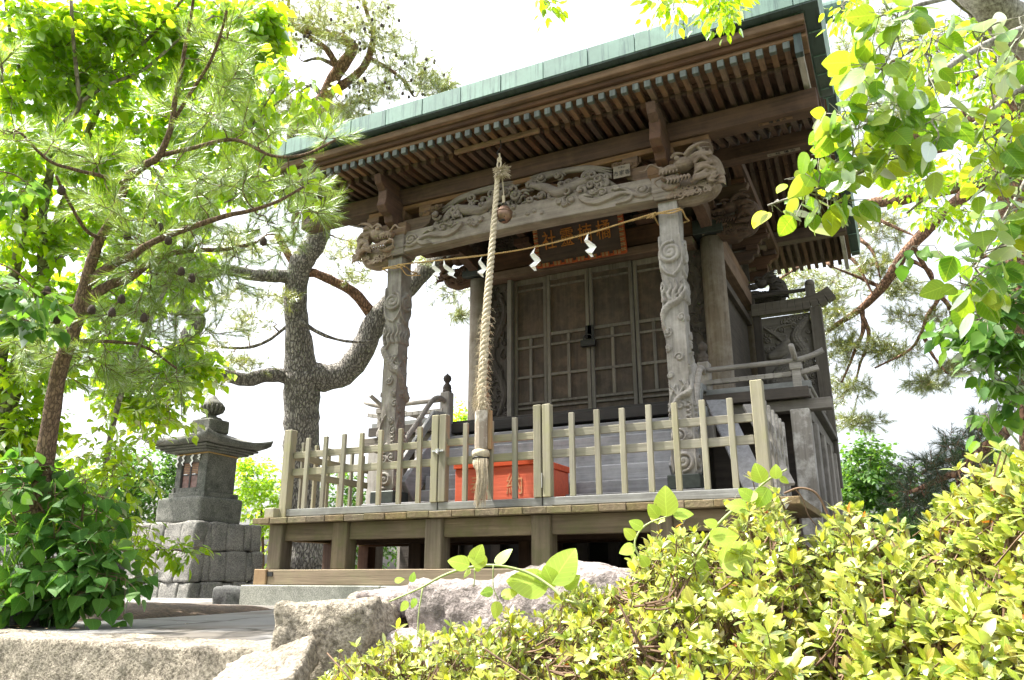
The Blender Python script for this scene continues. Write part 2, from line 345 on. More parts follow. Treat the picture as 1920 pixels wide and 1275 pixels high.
def origin(o):
    p = Vector((0, 0, 0))
    while o is not None: p += o.location; o = o.parent
    return p

def big_mesh(name, V, F, mat, parent=None, smooth=False, co=None):
    """V (n,3) world coords, F (m,k) uniform polygon size"""
    me = bpy.data.meshes.new(name); V = np.asarray(V, np.float32); F = np.asarray(F, np.int32)
    if parent is not None: V = V - np.array(origin(parent), np.float32)
    me.vertices.add(len(V)); me.vertices.foreach_set("co", V.ravel())
    k = F.shape[1]; me.loops.add(F.size); me.loops.foreach_set("vertex_index", F.ravel())
    me.polygons.add(len(F)); me.polygons.foreach_set("loop_start", np.arange(0, F.size, k, dtype=np.int32))
    me.polygons.foreach_set("loop_total", np.full(len(F), k, np.int32))
    if smooth: me.polygons.foreach_set("use_smooth", np.ones(len(F), bool))
    me.update(); me.materials.append(mat); o = bpy.data.objects.new(name, me); COL.objects.link(o)
    if co is not None: me.attributes.new('leafco', 'FLOAT_VECTOR', 'POINT').data.foreach_set('vector', np.asarray(co, np.float32).ravel())
    if parent is not None: o.parent = parent
    return o

def tag(o, label=None, cat=None, group=None, kind=None):
    if label: o['label'] = label
    if cat: o['category'] = cat
    if group: o['group'] = group
    if kind: o['kind'] = kind
    return o
def thing(name, label, cat, loc=(0, 0, 0), group=None):
    o = bpy.data.objects.new(name, None); COL.objects.link(o); o.location = loc; o.empty_display_size = 0.1
    return tag(o, label, cat, group)
def copy_tree(o, parent=None):
    c = o.copy(); COL.objects.link(c); c.parent = parent
    for ch in list(o.children): copy_tree(ch, c)
    return c
def dup(o, dx=0, dy=0, dz=0, parent=None):
    c = o.copy(); COL.objects.link(c); c.parent = parent if parent is not None else o.parent
    c.location = o.location + Vector((dx, dy, dz))
    for ch in o.children: 
        d = ch.copy(); COL.objects.link(d); d.parent = c
    return c

# relief ------------------------------------------------------------
def spiral(c, r, turns, start=0.0, cw=1, r0=0.06, n=40):
    t = np.linspace(0, 1, n); a = start + cw*turns*2*np.pi*t; rr = r*(r0 + (1-r0)*(1-t))
    return np.stack([c[0]+rr*np.cos(a), c[1]+rr*np.sin(a)], 1)
def bez(pts, n=24):
    pts = np.array(pts, float); m = len(pts); out = []
    P = np.concatenate([[2*pts[0]-pts[1]], pts, [2*pts[-1]-pts[-2]]])
    for i in range(m-1):
        p0, p1, p2, p3 = P[i:i+4]; k = max(2, n//(m-1)); t = np.linspace(0, 1, k, endpoint=(i == m-2))[:, None]
        out.append(0.5*((2*p1) + (-p0+p2)*t + (2*p0-5*p1+4*p2-p3)*t**2 + (-p0+3*p1-3*p2+p3)*t**3))
    return np.concatenate(out)
def relief(U, Vv, strokes):
    """U,V grids; strokes: (pts, w, amp, kind)"""
    H = np.zeros(U.shape)
    for st in strokes:
        pts, wd, amp = st[:3]; kind = st[3] if len(st) > 3 else ''
        pts = np.asarray(pts); m = len(pts); wd = np.interp(np.linspace(0, 1, m), np.linspace(0, 1, len(np.atleast_1d(wd))), np.atleast_1d(wd))
        mw = wd.max(); lo = pts.min(0)-mw; hi = pts.max(0)+mw
        msk = (U > lo[0]) & (U < hi[0]) & (Vv > lo[1]) & (Vv < hi[1])
        if not msk.any(): continue
        u = U[msk]; v = Vv[msk]; best = np.full(u.shape, 9.0); al = np.zeros(u.shape); la = np.zeros(u.shape); acc = 0
        for i in range(m-1):
            a = pts[i]; d = pts[i+1]-a; L2 = d@d+1e-12; t = np.clip(((u-a[0])*d[0]+(v-a[1])*d[1])/L2, 0, 1)
            dx = u-a[0]-t*d[0]; dy = v-a[1]-t*d[1]; q = np.sqrt(dx*dx+dy*dy)/(wd[i]*(1-t)+wd[i+1]*t+1e-9)
            b = q < best; best[b] = q[b]; ln = math.sqrt(L2); al[b] = acc + t[b]*ln; la[b] = ((d[0]*dy-d[1]*dx)/ln)[b]; acc += ln
        h = amp*np.sqrt(np.clip(1-best**2, 0, 1))
        if kind == 'scale':
            k = 2*np.pi/0.035; h = h*(0.82+0.18*np.abs(np.sin(al*k/2+np.where(np.sin(la*k/2) > 0, 0, np.pi/2)))*np.abs(np.cos(la*k/2)))
        if kind == 'groove': h = h*(0.75+0.25*np.cos(best*2*np.pi*1.5))
        H[msk] = np.maximum(H[msk], h)
    return H
def grid_faces(nu, nv, wrap=False):
    F = []
    for i in range(nv-1):
        for j in range(nu if wrap else nu-1):
            k = (j+1) % nu; F.append((i*nu+j, i*nu+k, (i+1)*nu+k, (i+1)*nu+j))
    return F
def relief_panel(name, mat, parent, o, ud, vd, nd, w, h, strokes, nu, nv, base=0.0):
    """strokes in metres from corner o along ud, vd; displaced along nd"""
    u = np.linspace(0, w, nu); v = np.linspace(0, h, nv); U, V = np.meshgrid(u, v)
    H = relief(U, V, strokes)
    P = np.array(o)[None, None]+U[..., None]*np.array(ud)+V[..., None]*np.array(vd)+(H+base)[..., None]*np.array(nd)
    return big_mesh(name, P.reshape(-1, 3), grid_faces(nu, nv), mat, parent, True)

# text ---------------------------------------------------------------
def text_mesh(name, s, size, mat, parent, loc, rot=(R(90), 0, 0), ext=0.003, align='CENTER', sx=1.0):
    c = bpy.data.curves.new(name, 'FONT'); c.body = s; c.size = size; c.extrude = ext; c.align_x = align; c.align_y = 'CENTER'
    o = bpy.data.objects.new(name, c); COL.objects.link(o)
    dg = bpy.context.evaluated_depsgraph_get(); me = bpy.data.meshes.new_from_object(o.evaluated_get(dg)); bpy.data.objects.remove(o)
    me.name = name; me.materials.clear(); me.materials.append(mat)
    o = bpy.data.objects.new(name, me); COL.objects.link(o); o.rotation_euler = rot; o.scale = (sx, 1, 1)
    if parent is not None: o.parent = parent; o.location = Vector(loc)-Vector(origin(parent))
    else: o.location = loc
    return o

# =================================================================== SETTING
GZ = 0.09
def ground():
    # lower ground to the horizon
    b = MB(); n = 60; xs = np.concatenate([np.linspace(-900, -30, 12), np.linspace(-28, 28, 57), np.linspace(30, 900, 12)])
    ys = np.concatenate([np.linspace(-900, -30, 12), np.linspace(-28, 30, 59), np.linspace(33, 900, 12)])
    X, Y = np.meshgrid(xs, ys); Z = -0.75 + 0.08*np.sin(X*0.7)*np.cos(Y*0.9)
    Z = Z - 0.004*np.clip(np.hypot(X, Y-5)-20, 0, None)
    P = np.stack([X, Y, Z], -1).reshape(-1, 3)
    m, t, bs = nmat("ground_mat"); v = coords(t, (1, 1, 1), False); n1 = noise(t, v, 0.8, 8, 0.65)
    L(t, ramp(t, n1, [(0.35, (0.05, 0.04, 0.025)), (0.55, (0.07, 0.09, 0.03)), (0.7, (0.09, 0.13, 0.035))]), bs.inputs['Base Color']); bs.inputs['Roughness'].default_value = 1
    bump(t, bs, n1, 0.6, 0.1)
    tag(big_mesh("ground", P, grid_faces(len(xs), len(ys)), m), kind='structure')
    # terrace with the paving: slopes very gently down to the left back
    xs = np.linspace(-16, 9, 60); ys = np.linspace(2.36, 15, 40); X, Y = np.meshgrid(xs, ys)
    Z = GZ - 0.012*np.clip(Y-6, 0, None) + 0.006*np.sin(X*1.7+Y)*np.sin(Y*1.3)
    P = np.stack([X, Y, Z], -1).reshape(-1, 3)
    tag(big_mesh("path", P, grid_faces(60, 40), M_paving), kind='structure')
    b = MB(); b.box(-16, 9, 2.40, 15, -1.6, GZ-0.25); tag(b.build("terrain", M_earth), kind='structure')
ground()

def rough_block(name, lo, hi, mat, seed, amp=0.03, parent=None, res=0.035, power=6, shear=None, rot=0):
    """stone block: box sphere-ised with noise displacement"""
    lo = np.array(lo, float); hi = np.array(hi, float); c = (lo+hi)/2; d = (hi-lo)/2
    n = [max(4, int(2*x/res)) for x in d]; bmx = bmesh.new()
    V = []; F = []; idx = {}
    def vid(p):
        k = tuple(np.round(p, 5))
        if k not in idx: idx[k] = len(V); V.append(p)
        return idx[k]
    for ax in range(3):
        a, bb = [(1, 2), (2, 0), (0, 1)][ax]
        A = np.linspace(-1, 1, n[a]+1); B = np.linspace(-1, 1, n[bb]+1)
        for sgn in (-1, 1):
            for i in range(n[a]):
                for j in range(n[bb]):
                    q = []
                    for (u, w_) in ((A[i], B[j]), (A[i+1], B[j]), (A[i+1], B[j+1]), (A[i], B[j+1])):
                        p = [0, 0, 0]; p[ax] = sgn; p[a] = u; p[bb] = w_; q.append(vid(p))
                    F.append(tuple(q if sgn > 0 else q[::-1]))
    bmx.free()
    V = np.array(V, float); U = V.copy()
    nr = (np.abs(V)**power).sum(1)**(1/power); V = V/nr[:, None]
    P = V*d
    r = np.random.default_rng(seed)
    nrm = U*np.abs(U)**3; nrm /= np.linalg.norm(nrm, axis=1)[:, None]
    D = np.zeros(len(P))
    for f, a_ in ((1.6, 1.0), (3.5, .6), (8, .38), (17, .22), (34, .14)):
        for _ in range(4):
            k = r.normal(size=3)*f/max(0.25, min(1, d.max()))*.9; D += a_*0.5*np.sin(P@k+r.uniform(0, 6.28))
    P = P+nrm*(D*amp)[:, None]
    if shear is not None: P = P+P[:, [2]]*np.array([[shear[0], shear[1], 0]])
    if rot:
        cc, ss = math.cos(rot), math.sin(rot); P = P@np.array([[cc, ss, 0], [-ss, cc, 0], [0, 0, 1]])
    b = MB(); b.v = [P+c]; b.f = F; b.n = len(P)
    o = b.build(name, mat, parent, smooth=True, loc=tuple(c) if parent is None else None)
    if mat in (M_boulder, M_rough):
        for nm, ns, st in (('coarse', .09, .030), ('fine', .028, .014)):
            tx = bpy.data.textures.get('stone_'+nm) or bpy.data.textures.new('stone_'+nm, 'CLOUDS'); tx.noise_scale = ns; tx.noise_depth = 3; tx.noise_basis = 'BLENDER_ORIGINAL'
            md = o.modifiers.new(nm, 'DISPLACE'); md.texture = tx; md.strength = st*(.6 if name == 'granite_block' else 1); md.mid_level = .5
    return o

# --- retaining wall at the edge of the terrace
def kerb():
    root = thing("retaining_kerb", "long rough granite kerb wall along the front edge of the paving", "kerb", (-1.5, 2.4, -0.2))
    x = -6.4
    for k, wd in enumerate((1.9, 1.85, 1.95, 1.86)):
        rough_block("granite_block", (x, 2.30, -0.75), (x+wd-0.012, 2.60, GZ+0.012), M_rough, 40+k, 0.005, root, 0.02, 60); x += wd
kerb()
def stones():
    S = []
    def st(nm, lo, hi, seed, label, amp=.04, mat=M_boulder, **k):
        k.setdefault('res', .018)
        o = rough_block(nm, lo, hi, mat, seed, amp, **k); tag(o, label, "boulder"); return o
    st("boulder", (1.13, 2.18, -0.55), (1.50, 2.75, 0.285), 3, "upright rough stone at the left end of the pinkish stone edging", .022, M_rough, power=22, rot=0.12)
    st("boulder", (1.24, 2.50, 0.20), (1.66, 3.0, 0.30), 5, "flat pale slab lying on top of the left edging stones", .012, M_boulder, power=20)
    st("boulder", (1.52, 2.26, -0.6), (1.74, 2.7, 0.12), 8, "small squat stone wedged under the end of the long pink stone", .03, M_boulder, power=8)
    st("boulder", (1.56, 2.40, -0.35), (2.42, 2.98, 0.335), 12, "longest pinkish rough stone of the edging behind the vine", .035, M_boulder, power=18)
    st("boulder", (2.46, 2.40, -0.55), (3.05, 3.0, 0.345), 15, "pinkish edging stone half hidden behind the middle of the azaleas", .04, M_boulder, power=9)
    st("boulder", (3.1, 2.5, -0.55), (4.2, 3.1, 0.36), 17, "grey edging stone glimpsed under the right part of the azaleas", .04, M_boulder, power=9)
    st("boulder", (1.62, 2.0, -0.7), (2.3, 2.42, -0.12), 19, "low rough stone in the lower row below the long pink stone", .04, M_rough, power=8)
    o = rough_block("stone_slab", (-0.15, -0.12, -0.04), (0.15, 0.12, 0.04), M_rough, 21, 0.005, None, 0.015, 30)
    tag(o, "tilted mossy slab leaning at the end of the granite kerb", "stone slab")
    o.location = tuple(at(488, 1275, 2.75)); o.rotation_euler = (R(24), R(-14), R(20))
    p = np.array([-1.0, 2.72, 0])
    tag(rough_block("rock", (p[0]-.95, p[1]-.08, GZ-.1), (p[0]-.16, p[1]+.22, GZ+.15), M_darkstone, 23, .03, None, .03, 5), "dark angular rock at the left edge of the paving", "rock")
    p = atY(195, 1010, 5.2)
    tag(rough_block("rock", (p[0]-.6, p[1]-.3, GZ-.1), (p[0]+.16, p[1]+.3, GZ+.45), M_darkstone, 25, .06, None, .05, 4), "dark mossy boulder under the heart-leaved bush", "rock")
    p = atY(60, 1000, 4.2)
    tag(rough_block("rock", (p[0]-1.8, p[1]+.3, GZ-.1), (p[0]-.5, p[1]+1.2, GZ+.26), M_darkstone, 26, .08, None, .05, 3), "long dark earth-covered rock at the foot of the young pine", "rock")
    b = MB()
    for k in range(150):
        p = CAM + ray(rng.uniform(20, 520), 0)*0
        q = at(rng.uniform(20, 330) if k < 120 else rng.uniform(200, 520), 0, 1); d = q-CAM
        yy = rng.uniform(2.65, 4.3) if k < 120 else rng.uniform(2.5, 5.6); xx = CAM[0]+d[0]/d[1]*yy
        a = rng.uniform(0, 6.28); s_ = rng.uniform(.012, .03); z = GZ+(.055 if xx < -1.3 else .012)
        v = np.array([[-1, 0, 0], [0, -.45, .15], [1, 0, .1], [0, .45, .2]])*s_
        c, s2 = math.cos(a), math.sin(a); v = v@np.array([[c, s2, 0], [-s2, c, 0], [0, 0, 1]]); b.add(v+[xx, yy, z], [(0, 1, 2, 3)])
    tag(b.build("leaf_litter", M_litter), "fallen leaves scattered on the paving", "leaf litter", kind='stuff')
stones()

# --- granite plinth of the shrine
def plinth():
    root = thing("granite_plinth", "speckled grey granite plinth under the timber deck", "plinth", (0, 6, GZ))
    x = -2.56
    for wd in (1.6, 1.92, 1.6):
        b = MB(); b.box(x, x+wd-0.006, 5.80, 6.15, -0.05, 0.272); b.build("granite_slab", M_granite, root, 0.008); x += wd
    for sx in (-1, 1):
        b = MB(); b.box(min(sx*2.56, sx*2.24), max(sx*2.56, sx*2.24), 6.156, 11.3, -0.05, 0.272); b.build("granite_slab", M_granite, root, 0.008)
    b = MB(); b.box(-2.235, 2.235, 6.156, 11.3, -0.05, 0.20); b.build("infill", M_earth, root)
    o = rough_block("stone_block", (-2.98, 5.86, 0.0), (-2.58, 6.14, 0.25), M_darkstone, 31, 0.012, None, .03, 14)
    tag(o, "short dark stone block at the left end of the granite plinth", "stone block")
plinth()

# =================================================================== DECK
def deck():
    root = thing("timber_deck", "mossy timber landing on short posts in front of the shrine", "deck", (0, 6, 0.27))
    D = W('deck', 'x'); Dz = W('deck', 'z'); Dy = W('deck', 'y')
    b = MB(); b.box(-2.30, 2.42, 5.87, 6.03, 0.275, 0.41); b.build("ground_sill", wood("wood_sillbeam", (0.28, 0.215, 0.14), (0.15, 0.11, 0.07), 'x', (0.2, 0.2, 0.1), 0.35), root, 0.006)
    for sx in (-1, 1):
        # side sills with a mortice hole in the end
        x0, x1 = sorted((sx*2.305, sx*2.455)); 
        b = MB(); b.box(x0, x1, 5.85, 7.5, 0.275, 0.415); b.build("ground_sill", W('fresh', 'y'), root, 0.006)
    b = MB(); b.box(-2.298, -2.235, 5.862, 5.87, 0.35, 0.39); b.build("mortice", M_ink, root)
    for x in (-2.26, -1.50, -0.50, 0.51, 1.50, 2.26):
        b = MB(); b.box(x-.082, x+.082, 5.885, 6.045, 0.412, 0.829); b.build("post", Dz, root, 0.006)
    for yy in (6.75, 7.35):
        for x in (-2.26, -1.2, 0, 1.2, 2.26):
            b = MB(); b.box(x-.07, x+.07, yy-.07, yy+.07, 0.20, 0.829); b.build("post", W('beam', 'z'), root, 0.005)
    xs = (-2.26, -1.50, -0.50, 0.51, 1.50, 2.26)
    for a, c in zip(xs[:-1], xs[1:]):
        b = MB(); b.box(a+.083, c-.083, 5.925, 6.02, 0.672, 0.828); b.build("header_beam", D, root, 0.005)
    for sx in (-1, 1):
        b = MB(); b.box(sx*2.26-.05, sx*2.26+.05, 6.047, 7.28, 0.675, 0.828); b.build("side_beam", Dy, root, 0.005)
    for yy in (6.68, 7.28):
        b = MB(); b.box(-2.2, 2.2, yy-.05, yy+.05, 0.66, 0.825); b.build("joist", W('beam', 'x'), root, 0.005)
    # boards with uneven ends
    x = -2.50
    while x < 2.49:
        wd = 0.222*rng.uniform(.96, 1.04); x1 = min(x+wd, 2.52)
        b = MB(); z = rng.uniform(-.003, .003); b.box(x, x1-.004, 5.82+rng.uniform(-.006, .006), 7.32, 0.832+z, 0.886+z)
        b.build("deck_board", Dy, root, 0.004); x = x1
    b = MB(); b.box(-2.42, -2.30, 5.88, 6.05, 0.89, 0.985); b.build("corner_block", W('fence', 'y'), root, .006)
deck()

# =================================================================== FENCE
def fence():
    root = thing("picket_fence", "weathered wooden picket fence with a two-leaf gate around the shrine steps", "fence", (0, 6, 0.886))
    Fz = W('fence', 'z'); Fx = W('fence', 'x'); Sx = W('sill', 'x')
    Y = 6.0
    segs = [(-2.235, -.522), (-.51, .488), (.50, 2.235)]
    for a, c in segs:
        b = MB(); b.box(a, c, Y-.03, Y+.045, .905, .972); b.build("bottom_rail", Sx, root, .004)
        b = MB(); b.box(a+.02, c-.02, Y+.0, Y+.024, 1.466, 1.53); b.box(a+.02, c-.02, Y+.0, Y+.024, 1.296, 1.365); b.build("rails", Fx, root, .003)
    for x in (-2.27, 2.27):
        b = MB(); b.box(x-.045, x+.045, Y-.045, Y+.045, .89, 1.752+(.0 if x < 0 else .02)); b.build("corner_post", Fz, root, .005)
    for x in (-.558, -.475, .453, .538):
        b = MB(); b.box(x-.035, x+.035, Y-.04, Y+.035, .973, 1.752); b.build("gate_post", Fz, root, .005)
    for x in (-2.03, -1.81, -1.59, -1.38, -1.16, -.94, -.73, -.25, .0, .235, .76, .985, 1.2, 1.42, 1.635, 1.85, 2.06):
        h = 1.66+rng.uniform(-.006, .006); t_ = rng.uniform(-.004, .004)
        b = MB(); b.beam((x, Y-.012, .973), (x+t_, Y-.012, h), .045, .03, (0, 1, 0)); b.build("picket", Fz, root, .003)
    for x, w_ in ((-.16, .05), (.1, .05)):
        pass
    for x in (-1.9, -.515, .49, 1.9):
        b = MB(); b.box(x-.09, x+.09, Y-.03, Y+.04, .889, .903); b.build("wedge", Sx, root)
    Pz = W('peel', 'z'); Py = W('peel', 'y')
    for sx in (-1, 1):
        X = sx*2.27
        b = MB(); b.box(X-.035, X+.035, Y+.05, 7.30, .905, .975); b.build("side_rail", W('sill', 'y'), root, .004)
        b = MB(); b.box(X-.012, X+.012, Y+.05, 7.30, 1.466, 1.53); b.box(X-.012, X+.012, Y+.05, 7.30, 1.296, 1.365); b.build("rails", W('fence', 'y') if sx < 0 else Py, root, .003)
        for k in range(6):
            yy = Y+.22+k*.2
            b = MB(); b.beam((X+sx*.012, yy, .973), (X+sx*.012, yy, 1.66), .028, .045, (0, 1, 0)); b.build("picket", Fz if sx < 0 else Pz, root, .003)
    b = MB(); b.box(-.575, -.455, Y-.052, Y-.042, 1.415, 1.43); b.box(-.53, -.50, Y-.062, Y-.04, 1.405, 1.44); b.tube([(-.52, Y-.06, 1.42), (-.51, Y-.075, 1.40), (-.5, Y-.06, 1.39)], .005, 6)
    b.build("latch", M_zinc, root)
    b = MB(); b.box(.493, .499, Y-.048, Y-.04, 1.05, 1.17); b.build("hinge", M_zinc, root)
fence()

# =================================================================== SHRINE
SH = thing("shrine_building", "weathered wooden shrine with carved porch pillars and a green copper roof", "shrine", (0, 8.5, 0.27))
def P_(name, mb, mat, parent=None, bev=.005, **k): return mb.build(name, mat, parent or SH, bev, **k)

# porch base beam and stairs
for xa, xb in ((-1.75, -.50), (.47, 1.75)):
    b = MB(); b.box(xa, xb, 6.52, 6.86, .887, 1.045); P_("base_beam", b, W('stair', 'x'))
nst = 5
for k in range(nst):
    y0 = 6.88+k*.155; z1 = 1.20+k*.165
    b = MB(); b.box(-1.33, 1.33, y0, y0+.20, z1-.165 if k else 1.0, z1-.003); P_("stair_tread", b, W('stair', 'x'), bev=.012)
b = MB(); b.box(-1.33, 1.33, 7.0, 7.6, .89, 1.03); P_("stair_block", b, W('stair', 'x'))
for sx in (-1, 1):
    b = MB(); b.beam((sx*1.40, 6.80, 1.18), (sx*1.40, 7.66, 2.03), .07, .26, (0, 0, 1)); P_("stair_stringer", b, W('stair', 'y'))

# engawa floor and its structure
def engawa():
    b = MB()
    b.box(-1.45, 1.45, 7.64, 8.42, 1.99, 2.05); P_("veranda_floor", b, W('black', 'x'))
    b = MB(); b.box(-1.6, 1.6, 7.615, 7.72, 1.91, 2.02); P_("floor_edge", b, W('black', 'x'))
    for sx in (-1, 1):
        # front strips either side and the side veranda
        x0, x1 = sorted((sx*1.46, sx*2.50))
        b = MB(); b.box(x0, x1, 7.62, 8.42, 1.985, 2.045); P_("veranda_floor", b, W('frame', 'y'))
        b = MB(); b.box(x0, x1, 7.575, 7.618, 1.95, 2.055); P_("floor_edge", b, W('door', 'x'))
        x0, x1 = sorted((sx*1.62, sx*2.52))
        b = MB(); b.box(x0, x1, 8.423, 10.7, 1.985, 2.045); P_("veranda_floor", b, W('frame', 'y'))
        # beams under
        x0, x1 = sorted((sx*1.5, sx*2.68))
        b = MB(); b.box(x0, x1, 7.66, 7.80, 1.845, 1.948); P_("floor_beam", b, W('frame', 'x'))
        b = MB(); b.box(sx*2.40-.06, sx*2.40+.06, 7.81, 10.6, 1.82, 1.948); P_("floor_beam", b, W('frame', 'y'))
        for yy in (7.66, 8.35, 9.1, 9.85, 10.6):
            b = MB(); b.box(sx*2.40-.085, sx*2.40+.085, yy-.085, yy+.085, .21, 1.843 if yy < 8 else 1.82); P_("veranda_post", b, W('peel' if yy < 8 and sx > 0 else 'grey', 'z'), bev=.008)
        for zz in (.75, 1.35):
            b = MB(); b.box(sx*2.36-.02, sx*2.36+.02, 7.7, 10.6, zz-.035, zz+.035); P_("tie_rail", b, W('door', 'y'))
        # post with brace board, sides of the stair space
        x0, x1 = sorted((sx*1.48, sx*2.3))
        b = MB(); b.box(x0, x1, 8.05, 8.09, .25, 1.98); P_("underfloor_board", b, W('door', 'x'))
        b = MB(); b.box(sx*2.1-.1, sx*2.1+.1, 7.3, 7.8, 1.70, 1.80); P_("cross_block", b, W('frame', 'x'))
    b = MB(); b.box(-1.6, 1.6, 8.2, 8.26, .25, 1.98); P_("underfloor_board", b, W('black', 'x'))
    for k in range(9):
        b = MB(); z = .3; x = -1.4+k*.35
        b.box(x-.06, x+.06, 8.12, 8.19, .21, 1.98); P_("underfloor_post", b, W('door', 'z'))
engawa()

# veranda railing (koran)
def railing():
    G = W('grey', 'x'); Gy = W('grey', 'y')
    for sx in (-1, 1):
        def up(x0, x1, y, z, lift, n=14, ax='x'):
            t = np.linspace(0, 1, n); u = x0+(x1-x0)*t; zz = z+lift*np.clip((t-.72)/.28, 0, 1)**2
            return np.stack([u, np.full(n, y), zz], 1) if ax == 'x' else np.stack([np.full(n, y), u, zz], 1)
        b = MB(); b.tube(up(sx*1.53, sx*2.66, 7.70, 2.335, .075), .027, 10); P_("top_rail", b, G, bev=0, smooth=True)
        b = MB(); b.tube([(sx*2.40, y, 2.345+(.075*max(0, (7.75-y)/.3)**2)) for y in np.linspace(10.6, 7.45, 16)], .027, 10); P_("top_rail", b, Gy, bev=0, smooth=True)
        pts = up(sx*1.53, sx*2.60, 7.70, 2.205, .04)
        b = MB()
        for i in range(len(pts)-1): b.beam(pts[i], pts[i+1], .05, .05)
        P_("middle_rail", b, G)
        b = MB(); b.box(sx*2.40-.025, sx*2.40+.025, 7.80, 10.6, 2.18, 2.23); P_("middle_rail", b, Gy)
        x0, x1 = sorted((sx*1.53, sx*2.52)); b = MB(); b.box(x0, x1, 7.665, 7.735, 2.056, 2.125); P_("bottom_rail", b, W('sill', 'x'))
        b = MB(); b.box(sx*2.40-.035, sx*2.40+.035, 7.74, 10.6, 2.056, 2.125); P_("bottom_rail", b, W('sill', 'y'))
        b = MB(); b.box(sx*2.40-.04, sx*2.40+.04, 7.66, 7.745, 2.06, 2.30); b.box(sx*2.40-.055, sx*2.40+.055, 7.645, 7.76, 2.24, 2.305); P_("rail_post", b, G)
        for yy in (8.6, 9.5):
            b = MB(); b.box(sx*2.40-.03, sx*2.40+.03, yy-.03, yy+.03, 2.06, 2.32); P_("rail_post", b, G)
        # newel with onion finial
        X, Y = sx*1.515, 7.75
        b = MB(); b.box(X-.062, X+.062, Y-.062, Y+.062, 1.60, 2.43); nw = P_("newel_post", b, W('grey', 'z'), bev=.012)
        b = MB(); b.lathe([(.055, 2.43), (.056, 2.45), (.05, 2.452), (.05, 2.475), (.054, 2.48), (.05, 2.49), (.046, 2.515), (.03, 2.53), (.024, 2.545), (.03, 2.555), (.045, 2.575), (.05, 2.60), (.042, 2.625), (.022, 2.642), (.008, 2.655), (.002, 2.665)], (X, Y, 0), 20)
        P_("finial", b, W('door', 'z'), nw, bev=0, smooth=True)
        # stair handrail curving down towards the visitor
        p = bez([(sx*1.515, 7.74, 2.30), (sx*1.52, 7.60, 2.335), (sx*1.53, 7.45, 2.27), (sx*1.54, 7.2, 2.0), (sx*1.56, 6.95, 1.72), (sx*1.56, 6.86, 1.62)], 30)
        b = MB(); b.tube(p, .03, 10); P_("stair_handrail", b, G, bev=0, smooth=True)
        b = MB(); b.beam((sx*1.515, 7.72, 2.14), (sx*1.52, 7.50, 2.13), .05, .07); b.beam((sx*1.52, 7.50, 2.135), (sx*1.56, 6.88, 1.44), .05, .08); P_("stair_rail", b, W('sill', 'y'))
        b = MB(); b.beam((sx*1.52, 7.70, 1.98), (sx*1.56, 6.88, 1.16), .06, .12); P_("stair_rail", b, W('sill', 'y'))
        b = MB(); b.box(sx*1.54-.025, sx*1.54+.025, 7.18, 7.23, 1.48, 2.0); P_("baluster", b, G)
railing()

